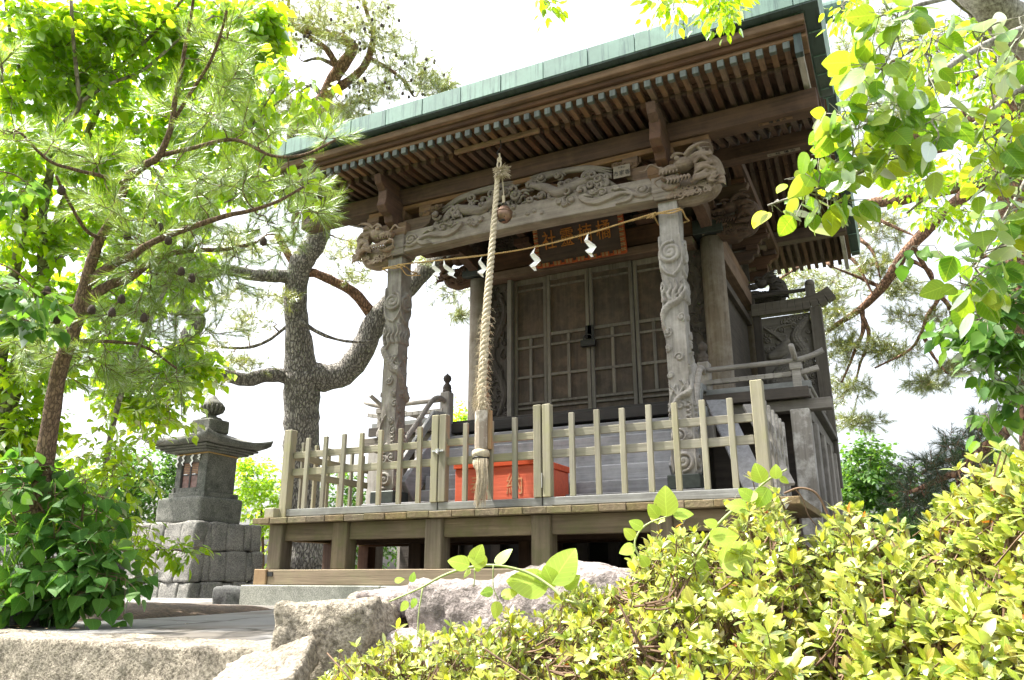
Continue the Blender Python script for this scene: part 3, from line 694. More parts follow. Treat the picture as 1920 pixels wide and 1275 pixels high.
# carved porch pillars -------------------------------------------------
def pillar(sx):
    X, Y = sx*1.53, 6.69; a = .110; z0, z1 = 1.165, 3.72; ns, nz = 132, 380
    per = 8*a; s = np.linspace(0, per, ns, endpoint=False); z = np.linspace(z0, z1, nz)
    U, Vz = np.meshgrid(s, z)
    # s=0 at left-front corner -> front face (0..2a) -> right (2a..4a) -> back -> left
    T = []
    r = np.random.default_rng(7 if sx > 0 else 9)
    m = -1 if sx < 0 else 1
    for f in range(4):
        c0 = f*2*a+a
        if f == 2: continue
        # top cloud scroll
        T.append((spiral((c0, 3.20), .105, 2.1, R(80), m, .1), (.02, .03), .020))
        T.append((bez([(c0-.1, 3.33), (c0-.11, 3.15), (c0-.06, 3.02), (c0+.02, 2.97)], 20), (.02, .014), .014))
        T.append((bez([(c0+.1, 3.36), (c0+.115, 3.15), (c0+.07, 3.03), (c0+.02, 2.98)], 20), (.02, .014), .014))
        # flames
        for k in range(4):
            x = c0-.085+k*.055; h = r.uniform(.1, .16)
            T.append((bez([(x, 2.74), (x-.02, 2.80), (x+.015, 2.86), (x-.004, 2.74+h+.06)], 14), (.018, .02, .004), .016))
        # cloud lobes down the face
        for k in range(9):
            zz = 1.5+k*.135+r.uniform(-.03, .03); xx = c0+r.uniform(-.08, .08)
            T.append((spiral((xx, zz), r.uniform(.03, .05), 1.5, r.uniform(0, 6), r.choice([-1, 1])), (.008, .014), .011))
        # bottom scrolls
        T.append((spiral((c0, 1.285), .085, 1.8, R(-90), m), (.016, .022), .018))
        T.append((spiral((c0-.02, 1.50), .06, 1.6, R(90), -m), (.012, .018), .016))
        for k in range(5):
            zz = 1.58+k*.045; T.append((bez([(c0+.06, zz), (c0+.10, zz+.015), (c0+.07, zz+.04)], 8), (.012, .008), .012))
        T.append((bez([(c0-.09, 1.20), (c0-.1, 1.42), (c0-.05, 1.62), (c0-.09, 1.80), (c0-.03, 1.95)], 24), (.014, .02, .006), .013))
    # dragon winding round the shaft
    t = np.linspace(0, 1, 140); ss = (.02+m*t*per*1.25) % per; zz = 1.72+t*1.12+.03*np.sin(t*25)
    ui = .02+m*t*per*1.25
    for off in (-2, -1, 0, 1, 2):
        T.append((np.stack([ui+off*per, zz], 1), (.02, .042, .05, .042, .02), .026, 'scale'))
    for k in range(10):
        i = int(10+k*12.5); cx = ss[i]; cz = zz[i]
        for dd in (-.055, 0, .055):
            T.append((bez([(cx, cz+.02), (cx+dd*.6, cz+.07), (cx+dd*1.4, cz+.11+.02*r.random())], 10), (.012, .012, .003), .014))
    H = relief(U, Vz, T)
    # weathering grain
    H += .0012*np.sin(U*900+3*np.sin(Vz*9))+.0008*np.sin(U*2300+5*np.sin(Vz*5))
    # rounded square section
    pos = np.zeros((ns, 2)); nr = np.zeros((ns, 2))
    for i, q in enumerate(s):
        f = int(q//(2*a)); w_ = q-f*2*a-a
        c = [(w_, -a, 0, -1), (a, w_, 1, 0), (-w_, a, 0, 1), (-a, -w_, -1, 0)][f]
        p = np.array(c[:2]); n_ = np.array(c[2:], float); e = abs(w_)/a
        rd = 1-.035*max(0, (e-.75)/.25)**2; pos[i] = p*rd
        if e > .8:
            tt = (e-.8)/.2*.5; side = np.array([(1, 0), (0, 1), (-1, 0), (0, -1)][f], float)*np.sign(w_); n_ = n_*(1-tt)+side*tt; n_ /= np.linalg.norm(n_)
        nr[i] = n_
    zt = (Vz-z0)/(z1-z0)
    ps = pos[None]*(1-.0*zt)[..., None]+nr[None]*(H*1.7-.022)[..., None]
    Pt = np.concatenate([ps+np.array([X, Y]), Vz[..., None]], -1)
    o = big_mesh("carved_pillar", Pt.reshape(-1, 3), grid_faces(ns, nz, True), wood("wood_pillar", (0.30, 0.28, 0.25), (0.13, 0.115, 0.10), 'z', (0.38, 0.365, 0.335), 0.5, bstr=.9), SH, True)
    b = MB(); b.box(X-.14, X+.14, Y-.14, Y+.14, 1.05, 1.17); b.build("pillar_shoe", M_darkmetal, o, .006)
    b = MB(); b.beam((X, Y, 3.735), (X, Y, 3.80), .235, .235, (0, 1, 0), .27, .27); b.box(X-.135, X+.135, Y-.135, Y+.135, 3.80, 3.985); b.build('capital', W('carve', 'x'), o, .008)
    b = MB(); b.add([(X-a, Y-a, 3.715), (X+a, Y-a, 3.715), (X+a, Y+a, 3.715), (X-a, Y+a, 3.715)], [(0, 1, 2, 3)]); b.build("pillar_cap", W('carve', 'x'), o)
pillar(-1); pillar(1)

# rainbow beam with carved waves
def koryo():
    x0, x1 = -1.405, 1.405; zb, zt = 3.755, 3.985; nu, nv = 560, 64
    w_, h = x1-x0, zt-zb; T = []
    r = np.random.default_rng(3); sq = h/.275
    def wavegroup(ox, sg):
        f = lambda pts: [(ox+sg*x, y) for x, y in pts]
        for k in range(4):
            o = k*.017
            T.append((bez(f([(.36-o, .02+o), (.24-o*.6, .035+o), (.20, .10+o*.4), (.30+o*.3, .14+o*.3), (.44, .10+o), (.56, .075+o), (.68, .12+o), (.74-o, .20), (.66-o, .225-o)]), 60), (.009, .017, .017, .009), .034))
        T.append((spiral((ox+sg*.10, .14), .07, 1.7, 0, sg), (.014, .022), .034))
        T.append((bez(f([(.02, .08), (.10, .06), (.2, .12), (.28, .2), (.40, .22)]), 30), (.008, .028, .008), .030))
        for x, y, rr in ((.50, .205, .045), (.60, .235, .035), (.83, .19, .04), (.90, .155, .03), (.96, .19, .025), (.36, .22, .03)):
            T.append((spiral((ox+sg*x, y), rr*1.2, 1.5, r.uniform(0, 6), sg), (.011, .018), .030))
    wavegroup(0.0, 1); wavegroup(w_, -1)
    for x, y, rr in ((1.20, .15, .03), (1.26, .12, .022), (1.34, .16, .022), (1.50, .13, .022), (1.58, .15, .025), (1.66, .11, .02)):
        T.append((spiral((x, y), rr, 1.3, r.uniform(0, 6), 1), (.008, .014), .02))
    T = [(np.asarray(q[0])*[1, sq], *q[1:]) for q in T]
    u = np.linspace(0, w_, nu); v = np.linspace(0, h, nv); U, V = np.meshgrid(u, v); H = relief(U, V, T)
    arch = .025*np.sin(np.pi*u/w_)[None]; bellyz = V+arch+.0
    # front face plus underside and top bent back
    Xg = x0+U; Zg = zb+bellyz; Yg = 6.575-H
    rows = [np.stack([Xg, Yg, Zg], -1)]
    bot = np.stack([x0+u, np.full(nu, 6.755), zb+arch[0]+.0], -1)[None]; top = np.stack([x0+u, np.full(nu, 6.755), zt+arch[0]], -1)[None]
    P = np.concatenate([bot, rows[0], top, bot], 0)
    o = big_mesh("rainbow_beam", P.reshape(-1, 3), grid_faces(nu, nv+3), wood("wood_koryo", (0.30, 0.25, 0.195), (0.13, 0.10, 0.075), 'x', (0.38, 0.33, 0.27), 0.4, bstr=.7), SH, False)
koryo()

def swirl(b, c, r, ax=0, n=22, th=.012, cw=1, turns=1.5, tilt=0.0, st=0.0, dep=.03):
    """free-standing curl in the XZ plane facing -Y, bulging toward the viewer"""
    s = spiral((0, 0), r, turns, st, cw, .12, n); t = np.linspace(0, 1, n)
    pts = np.stack([c[0]+s[:, 0], c[1]-dep*t, c[2]+s[:, 1]], 1); b.tube(pts, [th*.8, th*1.2, th], 6)

# openwork carving (dragon and clouds) over the beam
def transom():
    r = np.random.default_rng(21); b = MB(); Y0 = 6.66
    # long body curves
    for side in (-1, 1):
        body = bez([(side*1.02, Y0, 4.02), (side*.82, Y0-.03, 4.14), (side*.62, Y0-.05, 4.10), (side*.44, Y0-.07, 4.05), (side*.28, Y0-.07, 4.15), (side*.12, Y0-.05, 4.22)], 40)
        b.tube(body, [.02, .05, .06, .06, .05, .03], 10)
        for k in range(3):
            o = k*.03
            b.tube(bez([(side*.98, Y0+.01, 4.17+o), (side*.75, Y0-.02, 4.26+o*.5), (side*.45, Y0-.03, 4.30+o*.2), (side*.15, Y0-.02, 4.27+o), (side*.0, Y0, 4.30)], 30), [.008, .022, .03, .02, .01], 8)
    for k in range(74):
        x = r.uniform(-1.0, .95); env = .34*math.sqrt(max(0.05, 1-(x/1.12)**2)); z = 3.97+r.uniform(.0, 1)*env*.95
        swirl(b, (x, Y0+r.uniform(-.07, .02), z), r.uniform(.035, .07), cw=r.choice([-1, 1]), st=r.uniform(0, 6.28), th=r.uniform(.012, .021), dep=r.uniform(.02, .08))
    for k in range(34):
        x = r.uniform(-.95, .95); z = 3.98+r.uniform(0, .22); a = r.uniform(0, 6.28); l = r.uniform(.08, .2)
        b.tube(bez([(x, Y0-.03, z), (x+.5*l*math.cos(a), Y0-.06, z+.25*l*math.sin(a)+.02), (x+l*math.cos(a), Y0-.05, z+.4*l*math.sin(a))], 10), [.012, .016, .004], 6)
    o = P_("carved_transom", b, W('carve', 'x'), bev=0, smooth=True)
    b = MB(); prof = [(-.95, 3.965), (-.8, 4.10), (-.5, 4.2), (0, 4.28), (.5, 4.2), (.8, 4.10), (.95, 3.965)]
    b.extrude([(x, z) for x, z in prof], 6.70, 6.73, 'y'); b.build("backing", W('warm', 'x'), o)
transom()

# dragon-head nosings at the beam ends
def dragon(name, sx, base, length, hgt, mat, parent, seed, yaw=0.0, s=1.0):
    r = np.random.default_rng(seed); b = MB()
    def T(p):  # local: x outwards, y depth (front = -), z up
        p = np.array(p, float)*s; c, q = math.cos(yaw), math.sin(yaw)
        x, y = p[..., 0]*c-p[..., 1]*q, p[..., 0]*q+p[..., 1]*c
        return np.stack([base[0]+sx*x, base[1]+y, base[2]+p[..., 2]], -1)
    def tb(pts, rad, n=8): b.tube(T(bez(pts, 26)), [q*s for q in rad], n)
    def el(c, rr): b.ell(T(np.array(c)), np.array(rr)*s, 16, 10)
    # body log emerging from pillar
    tb([(-.06, 0, -.06), (.15, .02, -.06), (.33, .02, -.05), (.43, .01, .0)], (.14, .145, .14, .08), 16)
    tb([(-.05, -.02, -.14), (.2, -.03, -.17), (.38, -.02, -.13)], (.06, .075, .04), 10)
    # neck curve and skull facing front-inward
    tb([(.42, -.02, .02), (.40, -.07, .14), (.28, -.12, .20), (.14, -.15, .17)], (.10, .085, .075, .06), 12)
    el((.14, -.15, .16), (.10, .09, .075)); el((.02, -.17, .12), (.085, .065, .05)); el((-.05, -.18, .11), (.05, .055, .042))
    el((.02, -.165, .035), (.09, .05, .022)); el((-.04, -.175, .03), (.045, .04, .02))    # lower jaw
    for y in (-.215, -.13): el((-.07, y, .135), (.022, .02, .02))                          # nostrils
    for y in (-.235, -.09): el((.10, y, .20), (.028, .022, .024)); tb([(.04, y, .21), (.09, y*1.02, .245), (.16, y, .235)], (.012, .018, .01))
    for y in (-.215, -.12):                                                               # horns
        tb([(.17, y, .22), (.24, y-.01, .28), (.34, y-.01, .31), (.42, y, .30)], (.02, .02, .014, .004))
    for k in range(6):                                                                     # fangs and teeth
        x = -.08+k*.035; tb([(x, -.225, .085), (x-.003, -.23, .065), (x, -.228, .048)], (.010, .008, .002), 6)
    tb([(-.07, -.22, .13), (-.16, -.25, .18), (-.22, -.25, .13), (-.30, -.22, .15)], (.012, .012, .009, .003))      # whiskers
    tb([(-.05, -.21, .05), (-.13, -.23, .0), (-.10, -.22, -.07)], (.012, .012, .004))
    for k in range(12):                                                                    # mane locks
        a = k/11; z0 = .24-a*.30; x0 = .20+.06*math.sin(a*3)
        l = r.uniform(.12, .2); tb([(x0, -.18, z0), (x0+l*.5, -.20, z0+r.uniform(-.02, .07)), (x0+l, -.17, z0+r.uniform(-.03, .05)), (x0+l*.95, -.16, z0+.05)], (.018, .024, .018, .004))
    for k in range(7):
        x = -.02+k*.035; tb([(x, -.20, .02), (x+.02, -.225, -.02), (x-.005, -.215, -.06)], (.013, .014, .003), 6)
    for k in range(8):
        a = R(-60+k*30); cx, cz = .36, -.02
        tb([(cx, -.14, cz), (cx+.07*math.cos(a), -.165, cz+.07*math.sin(a)), (cx+.12*math.cos(a+.5), -.15, cz+.12*math.sin(a+.5))], (.018, .02, .004), 6)
    for k in range(16):                                                                    # cloud-like relief on the belly
        a = k/15; x = -.02+.42*a; z = -.10-.05*math.sin(a*3.1)+r.uniform(-.03, .07); c = spiral((0, 0), r.uniform(.03, .05), 1.4, r.uniform(0, 6), 1, .12, 16)
        b.tube(np.stack([T((x+u, -.125-.02*math.sin(a*3.1), z+v)) for u, v in c]), [.008*s, .013*s], 6)
    # claw
    for k in range(3): tb([(.42, -.10, -.02-k*.03), (.50, -.13, -.03-k*.035), (.53, -.12, -.08-k*.03)], (.02, .018, .003), 6)
    tb([(-.08, -.13, -.02), (0, -.16, -.06), (.10, -.16, -.04)], (.03, .035, .02))
    o = P_(name, b, mat, parent, bev=0, smooth=True)
    md = o.modifiers.new("r", 'REMESH'); md.mode = 'VOXEL'; md.voxel_size = .0056*s; md.use_smooth_shade = True
    return o
Mdr = wood("wood_dragon", (0.29, 0.22, 0.16), (0.12, 0.082, 0.055), 'x', (0.37, 0.32, 0.26), 0.35, bstr=.6)
dragon("dragon_head", 1, (1.58, 6.69, 3.88), .5, .4, Mdr, SH, 1, 0, .95)
dragon("dragon_head", -1, (-1.60, 6.69, 3.86), .5, .4, Mdr, SH, 2, 0, .95)

# brackets above pillars
def bracket(sx):
    X, Y = sx*1.53, 6.70; root = None
    b = MB(); b.box(X-.16, X+.16, Y-.16, Y+.16, 3.99, 4.10); b.beam((X, Y, 3.90), (X, Y, 3.99), .22, .22, (0, 1, 0), .32, .32); o = P_("bracket_block", b, W('warm', 'x'))
    b = MB(); prof = [(-.42, 4.12), (-.40, 4.07), (-.30, 4.02), (-.16, 4.0), (.16, 4.0), (.30, 4.02), (.40, 4.07), (.42, 4.12), (.42, 4.17), (-.42, 4.17)]
    b.extrude([(X+q, z) for q, z in prof], Y-.06, Y+.06, 'y'); P_("bracket_arm", b, W('warm', 'x'), bev=.006)
    for q in (-.35, 0, .35):
        b = MB(); b.beam((X+q, Y, 4.165), (X+q, Y, 4.22), .10, .13, (0, 1, 0), .16, .16); b.box(X+q-.08, X+q+.08, Y-.08, Y+.08, 4.22, 4.285); P_("bearing_block", b, W('warm', 'x'), bev=.004)
    # carved fore-aft arm
    b = MB(); prof = [(6.30, 4.30), (6.28, 4.22), (6.34, 4.16), (6.42, 4.15), (6.44, 4.08), (6.53, 4.05), (6.56, 3.98), (6.64, 3.96), (7.3, 3.98), (7.9, 4.25), (7.9, 4.42), (6.30, 4.42)]
    b.extrude(prof, X-.055, X+.055, 'x'); P_("bracket_arm", b, W('beam', 'y'), bev=.006)
    b = MB(); b.extrude([(6.50, 4.55), (6.18, 4.55), (6.22, 4.45), (6.32, 4.38), (6.42, 4.36), (6.46, 4.28), (6.57, 4.27), (6.57, 4.55)], X-.045, X+.045, 'x'); P_("bracket_nose", b, W('beam', 'y'), bev=.006)
    b = MB()
    for k in range(5):
        x = X-sx*(.30+.05*k); swirl(b, (x, Y-.05, 4.20+.01*k), .03, th=.014, cw=sx)
    b.box(min(X-sx*.25, X-sx*.55), max(X-sx*.25, X-sx*.55), Y-.04, Y+.05, 4.23, 4.33); P_("carved_strut", b, W('warm', 'x'), bev=0)
bracket(-1); bracket(1)
b = MB(); b.box(-2.93, 2.93, 6.60, 6.78, 4.345, 4.54); PUR = P_("porch_purlin", b, W('beam', 'x'), bev=.008)
b = MB(); b.box(-1.95, 1.95, 6.63, 6.76, 4.287, 4.343); P_("purlin_pad", b, W('warm', 'x'))

# ---------------------------------------------------------------- roof
def roof():
    HX = 3.05
    # copper skin: profile in (Y,z)
    under = [(5.98, 4.905), (6.6, 4.93), (7.4, 5.08), (8.0, 5.28), (8.6, 5.80), (9.35, 6.66), (10.1, 6.05), (11.2, 5.42), (12.22, 5.10)]
    top = [(12.34, 5.12), (12.34, 5.30), (11.2, 5.66), (10.1, 6.33), (9.35, 7.0), (8.6, 6.12), (8.0, 5.58), (7.4, 5.36), (6.6, 5.17), (5.91, 5.08), (5.91, 4.90)]
    b = MB(); b.extrude(under+top, -HX+.1, HX-.1, 'x'); RF = P_("copper_roof", b, M_copper, bev=.01)
    # front fascia plates, each seam a plate
    x = -HX; k = 0
    while x < HX-.05:
        x1 = min(x+.455, HX)
        if HX-x1 < .1: x1 = HX
        b = MB(); b.box(x+.001, x1-.005, 5.885+(k % 2)*.002, 5.905, 4.898, 5.092); b.build("fascia_plate", M_copper, RF, .003); x = x1; k += 1
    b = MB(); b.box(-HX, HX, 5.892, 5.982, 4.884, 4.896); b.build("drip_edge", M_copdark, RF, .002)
    # verges: outer shingled face and dark underside
    for sx in (-1, 1):
        U = bez(under, 80); T = bez(top[1:-1][::-1], 80)
        U = U[np.argsort(U[:, 0])]; T = T[np.argsort(T[:, 0])]
        ys = np.linspace(5.90, 12.34, 90); zu = np.interp(ys, U[:, 0], U[:, 1])-.005; zt = np.interp(ys, T[:, 0], T[:, 1])+.02
        V = []; m = 6
        for y, a, c in zip(ys, zu, zt):
            for j in range(m+1):
                f = j/m; V.append((sx*(HX+.0+.03*f), y, a+(c-a)*f))
        for y, a, c in zip(ys, zu, zt): V.append((sx*(HX-.115), y, a-.012))
        for y, a, c in zip(ys, zu, zt): V.append((sx*(HX-.115), y, c+.0))
        nn = 90; F = [(i*(m+1)+j, (i+1)*(m+1)+j, (i+1)*(m+1)+j+1, i*(m+1)+j+1) for i in range(nn-1) for j in range(m)]
        o = nn*(m+1)
        F1 = [(i*(m+1), (i+1)*(m+1), o+i+1, o+i) for i in range(nn-1)]
        F2 = [(i*(m+1)+m, (i+1)*(m+1)+m, o+nn+i+1, o+nn+i) for i in range(nn-1)]
        b = MB(); b.add(V, F+F2); v1 = b.build("verge_shingles", M_copshingle, RF)
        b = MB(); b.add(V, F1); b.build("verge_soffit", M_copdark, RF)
        # standing ribs across the dark soffit
        for y in np.arange(6.3, 12.2, .42):
            b = MB(); z = np.interp(y, ys, zu)-.016; b.box(min(sx*(HX-.11), sx*HX), max(sx*(HX-.11), sx*HX), y-.006, y+.006, z-.006, z+.004)
            b.build("soffit_rib", M_copper, RF)
    # ridge
    b = MB(); b.box(-2.9, 2.9, 9.20, 9.50, 6.95, 7.25); b.lathe([(.14, -3.35), (.14, 3.35)], (0, 9.35, 7.32), 20, 'x'); b.build("ridge", M_copper, RF, .01)
    # timber under the copper: two stepped eave boards
    for (y0, y1, z0, z1, kd) in ((5.965, 6.30, 4.79, 4.860, 'warm'), (6.02, 6.36, 4.735, 4.788, 'beam'), (6.055, 6.40, 4.69, 4.733, 'warm')):
        b = MB(); b.box(-2.93, 2.93, y0, y1, z0, z1); P_("eave_board", b, W(kd, 'x'), bev=.006)
    # soffit boards following the rafters
    under2 = [(6.30, 4.665), (6.9, 4.70), (8.0, 5.02), (8.7, 5.60), (9.35, 6.30), (10.1, 5.75), (11.2, 5.25), (12.2, 5.0)]
    b = MB(); b.extrude(under2+[(y, z+.03) for y, z in under2[::-1]], -2.93, 2.93, 'x'); P_("soffit_board", b, W('beam', 'y'), bev=0)
    # rafters
    n = 51; xs = np.linspace(-2.76, 2.76, n)
    def rf(pts, w_, h_, x):
        b = MB()
        for a, c in zip(pts[:-1], pts[1:]): b.beam((x, a[0], a[1]), (x, c[0], c[1]), w_, h_)
        return b
    o = P_("rafter", rf([(6.29, 4.600), (6.85, 4.625), (7.4, 4.76), (8.0, 4.965), (8.7, 5.54), (9.33, 6.22)], .05, .07, xs[0]), W('beam', 'y'), bev=0)
    for x in xs[1:]: dup(o, x-xs[0])
    o = P_("flying_rafter", rf([(6.075, 4.655), (6.40, 4.655)], .05, .062, xs[0]), W('warm', 'y'), bev=.003)
    b = MB(); b.box(xs[0]-.029, xs[0]+.029, 6.05, 6.10, 4.62, 4.689); b.build("copper_cap", M_cap, o, .004)
    for x in xs[1:]: dup(o, x-xs[0])
    b = MB(); b.box(-2.84, 2.84, 6.33, 6.37, 4.628, 4.66); P_("batten", b, W('beam', 'x'))
    for x in (-2.795, -2.7): pass
    o = P_("rear_rafter", rf([(9.40, 6.24), (10.1, 5.70), (11.2, 5.20), (12.15, 4.93)], .05, .07, xs[0]), W('beam', 'y'), bev=0)
    for x in xs[1:]: dup(o, x-xs[0])
    # bargeboards
    for sx in (-1, 1):
        pts = [(6.06, 4.70), (6.9, 4.76), (7.6, 4.93), (8.1, 5.16), (8.7, 5.68), (9.33, 6.35), (10.1, 5.78), (11.2, 5.18), (12.1, 4.92)]
        b = MB()
        for a, c in zip(pts[:-1], pts[1:]): b.beam((sx*2.855, a[0], a[1]), (sx*2.855, c[0], c[1]), .055, .30)
        bb = P_("bargeboard", b, W('grey', 'y'), bev=.004)
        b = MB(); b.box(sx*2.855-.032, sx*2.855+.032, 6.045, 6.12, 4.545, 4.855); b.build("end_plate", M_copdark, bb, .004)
m_, t_, b_ = nmat("copper_shingles")
v_ = coords(t_, (1, 1, 1)); sp = N(t_, "ShaderNodeSeparateXYZ"); L(t_, v_, sp.inputs[0])
ln = mth(t_, 'FRACT', mth(t_, 'ADD', mth(t_, 'MULTIPLY', sp.outputs[1], 4.6), mth(t_, 'MULTIPLY', sp.outputs[2], 3.0)))
nn_ = noise(t_, v_, 5, 6, .6)
c_ = ramp(t_, nn_, [(.3, (.15, .24, .19)), (.55, (.24, .36, .29)), (.75, (.38, .46, .40))])
L(t_, mix(t_, ramp(t_, ln, [(0, (0, 0, 0)), (.07, (1, 1, 1))]), (.03, .05, .045), c_), b_.inputs['Base Color']); b_.inputs['Roughness'].default_value = .6
bump(t_, b_, ln, .5, .01); M_copshingle = m_
roof()

# ---------------------------------------------------------------- main hall
def hall():
    F, D = W('frame', 'z'), W('door', 'z')
    for sx in (-1, 1):
        for yy, r in ((8.56, .135), (10.9, .125)):
            b = MB(); b.lathe([(r, 1.0), (r, 2.0), (r*.985, 3.2), (r*.96, 4.12)], (sx*1.535, yy, 0), 28)
            o = P_("column", b, wood("wood_column", (0.30, 0.25, 0.19), (0.14, 0.105, 0.075), 'z', (0.36, 0.33, 0.28), 0.5), bev=0, smooth=True)
        b = MB(); b.box(sx*1.535-.17, sx*1.535+.17, 8.375, 8.74, 4.135, 4.31); P_("corner_fitting", b, M_darkmetal)
        # side wall and its beams
        b = MB(); b.box(sx*1.50-.02, sx*1.50+.02, 8.70, 10.8, 2.046, 4.6); P_("side_wall", b, W('door', 'y'))
        for z0, z1, dx, kd in ((3.93, 4.13, .10, 'warm'), (4.18, 4.36, .06, 'warm'), (2.05, 2.22, .08, 'frame'), (3.70, 3.80, .05, 'door')):
            x0, x1 = sorted((sx*1.48, sx*(1.535+dx))); b = MB(); b.box(x0, x1, 8.70 if dx < .1 else 8.72, 10.8, z0, z1); P_("side_beam", b, W(kd, 'y'))
    # beams across the front
    for z0, z1, y0, kd in ((4.16, 4.40, 8.42, 'beam'), (4.03, 4.13, 8.38, 'warm'), (2.046, 2.17, 8.44, 'frame')):
        b = MB(); b.box(-1.36 if z0 < 4 else -1.355, 1.36 if z0 < 4 else 1.355, y0, 8.66, z0, z1); P_("lintel" if z0 > 3 else "threshold", b, W(kd, 'x'), bev=.006)
    b = MB(); b.box(-1.36, 1.36, 8.66, 8.70, 2.05, 5.0); P_("front_wall", b, D)
    b = MB(); b.box(-1.6, 1.6, 10.82, 10.86, 2.05, 5.2); P_("rear_wall", b, D)
    for x in (-1.055, 1.055):
        b = MB(); b.box(x-.03, x+.03, 8.47, 8.64, 2.172, 4.028); P_("door_jamb", b, F)
    # doors
    xs = [-1.02, -.558, 0.012, .575, 1.02]
    for i in range(4):
        a, c = xs[i]+.004, xs[i+1]-.004; y0 = 8.52+(.0 if i in (1, 2) else .015)
        b = MB()
        st = .045
        b.box(a, a+st, y0, y0+.05, 2.18, 4.02); b.box(c-st, c, y0, y0+.05, 2.18, 4.02)
        zs = [(3.95, 4.02), (3.86, 3.885), (3.215, 3.255), (3.085, 3.115), (2.70, 2.735), (2.37, 2.40), (2.31, 2.335), (2.18, 2.235)]
        for z0, z1 in zs: b.box(a+st+.001, c-st-.001, y0+(.004 if z1-z0 < .05 else .002), y0+.046, z0, z1)
        o = P_("door", b, F, bev=.004)
        b = MB(); b.box(a+st*.5, c-st*.5, y0+.03, y0+.04, 2.2, 4.0); b.build("door_panel", wood("wood_panel", (0.085, 0.062, 0.045), (0.04, 0.03, 0.023), 'z', (0.15, 0.10, 0.065), 0.5), o)
        xm = (a+c)/2; b = MB(); b.box(xm-.019, xm+.019, y0+.006, y0+.034, 2.402, 3.083); b.box(xm-.019, xm+.019, y0+.006, y0+.034, 3.117, 3.214); b.build("muntin", F, o, .003)
        if i in (1, 2):
            b = MB(); 
            b.box((c-.05 if i == 1 else a-.03), (c+.03 if i == 1 else a+.05), y0-.012, y0-.001, 3.10, 3.27); b.build("hasp", M_iron, o, .003)
    b = MB(); b.box(-.085, .10, 8.44, 8.50, 2.99, 3.07); b.tube(bez([(-.05, 8.47, 3.06), (-.04, 8.47, 3.13), (.05, 8.47, 3.13), (.06, 8.47, 3.06)], 14), .010, 8)
    P_("lock", b, M_iron, bev=.015)
    # carved side panels between doors and columns
    for sx in (-1, 1):
        T = []; r = np.random.default_rng(33+sx); w_, h = .32, 1.85
        t = np.linspace(0, 1, 60); T.append((np.stack([.16+.09*np.sin(t*9), .1+t*1.55], 1), (.03, .055, .05, .03), .03, 'scale'))
        for k in range(60):
            T.append((spiral((r.uniform(.03, .29), r.uniform(.05, 1.8)), r.uniform(.025, .05), 1.5, r.uniform(0, 6), r.choice([-1, 1])), (.007, .012), .022))
        for k in range(26):
            x, z = r.uniform(.03, .29), r.uniform(.05, 1.75); a = r.uniform(0, 6.28)
            T.append((bez([(x, z), (x+.05*math.cos(a), z+.05*math.sin(a)+.02), (x+.1*math.cos(a), z+.1*math.sin(a))], 10), (.012, .014, .003), .026))
        x0 = 1.09 if sx > 0 else -1.09-w_
        o = relief_panel("carved_panel", W('door', 'z'), SH, (x0, 8.56, 2.17), (1, 0, 0), (0, 0, 1), (0, -1, 0), w_, h, T, 80, 400)
    # frieze above the lintel with a low relief, small brackets
    T = []; r = np.random.default_rng(50)
    for k in range(110):
        T.append((spiral((r.uniform(.05, 2.65), r.uniform(.03, .22)), r.uniform(.03, .06), 1.4, r.uniform(0, 6), r.choice([-1, 1])), (.008, .014), .02))
    relief_panel("carved_frieze", W('door', 'x'), SH, (-1.355, 8.50, 4.42), (1, 0, 0), (0, 0, 1), (0, -1, 0), 2.71, .25, T, 420, 50)
    for x in (-1.535, -.8, 0, .8, 1.535):
        b = MB(); b.box(x-.11, x+.11, 8.30, 8.60, 4.42, 4.50); b.extrude([(8.02, 4.62), (8.02, 4.70), (8.70, 4.70), (8.70, 4.52), (8.35, 4.52), (8.10, 4.57)], x-.05, x+.05, 'x')
        P_("bracket", b, W('beam', 'y'))
    # purlins of the main roof
    b = MB(); b.box(-2.93, 2.93, 7.93, 8.10, 4.74, 4.90); P_("purlin", b, W('beam', 'x'), bev=.008)
    b = MB(); b.box(-2.93, 2.93, 11.05, 11.22, 4.98, 5.15); P_("purlin", b, W('beam', 'x'), bev=.008)
    b = MB(); b.box(-2.9, 2.9, 9.27, 9.43, 6.02, 6.2); P_("ridge_beam", b, W('beam', 'x'), bev=.008)
    # gable infill over the side walls
    for sx in (-1, 1):
        b = MB(); b.extrude([(8.55, 4.6), (8.55, 5.30), (9.35, 6.1), (10.1, 5.6), (10.85, 5.2), (10.85, 4.6)], sx*1.50-.02, sx*1.50+.02, 'x'); P_("gable_wall", b, W('door', 'z'))
        for yy in (8.56, 9.35, 10.1, 10.9):
            # stepped bracket arms running out sideways with scalloped ends
            for q, (z0, l, mt) in enumerate(((4.37, .36, 'beam'), (4.58, .52, 'beam'))):
                b = MB(); prof = [(1.5, z0), (1.5+l*.6, z0), (1.5+l*.75, z0+.03), (1.5+l*.8, z0+.07), (1.5+l*.95, z0+.09), (1.5+l, z0+.15), (1.5, z0+.15)]
                b.extrude([(sx*x, z) for x, z in prof], yy-.05, yy+.05, 'y'); P_("bracket_arm", b, W(mt, 'x'), bev=.005)
                b = MB(); xx = sx*(1.5+l*.78); b.box(xx-.08, xx+.08, yy-.08, yy+.08, z0+.15, z0+.21); P_("bearing_block", b, W(mt, 'x'))
        b = MB(); b.box(sx*1.95-.06, sx*1.95+.06, 8.2, 11.1, 4.80, 4.93); P_("side_purlin", b, W('beam', 'y'))
        dragon("beast_nosing", sx, (sx*1.66, 8.56, 4.26), .5, .4, W('beam', 'x'), SH, 5, 0, .92)
        dragon("beast_nosing", sx, (sx*1.64, 10.85, 4.12), .5, .4, W('door', 'x'), SH, 6, 0, .9)
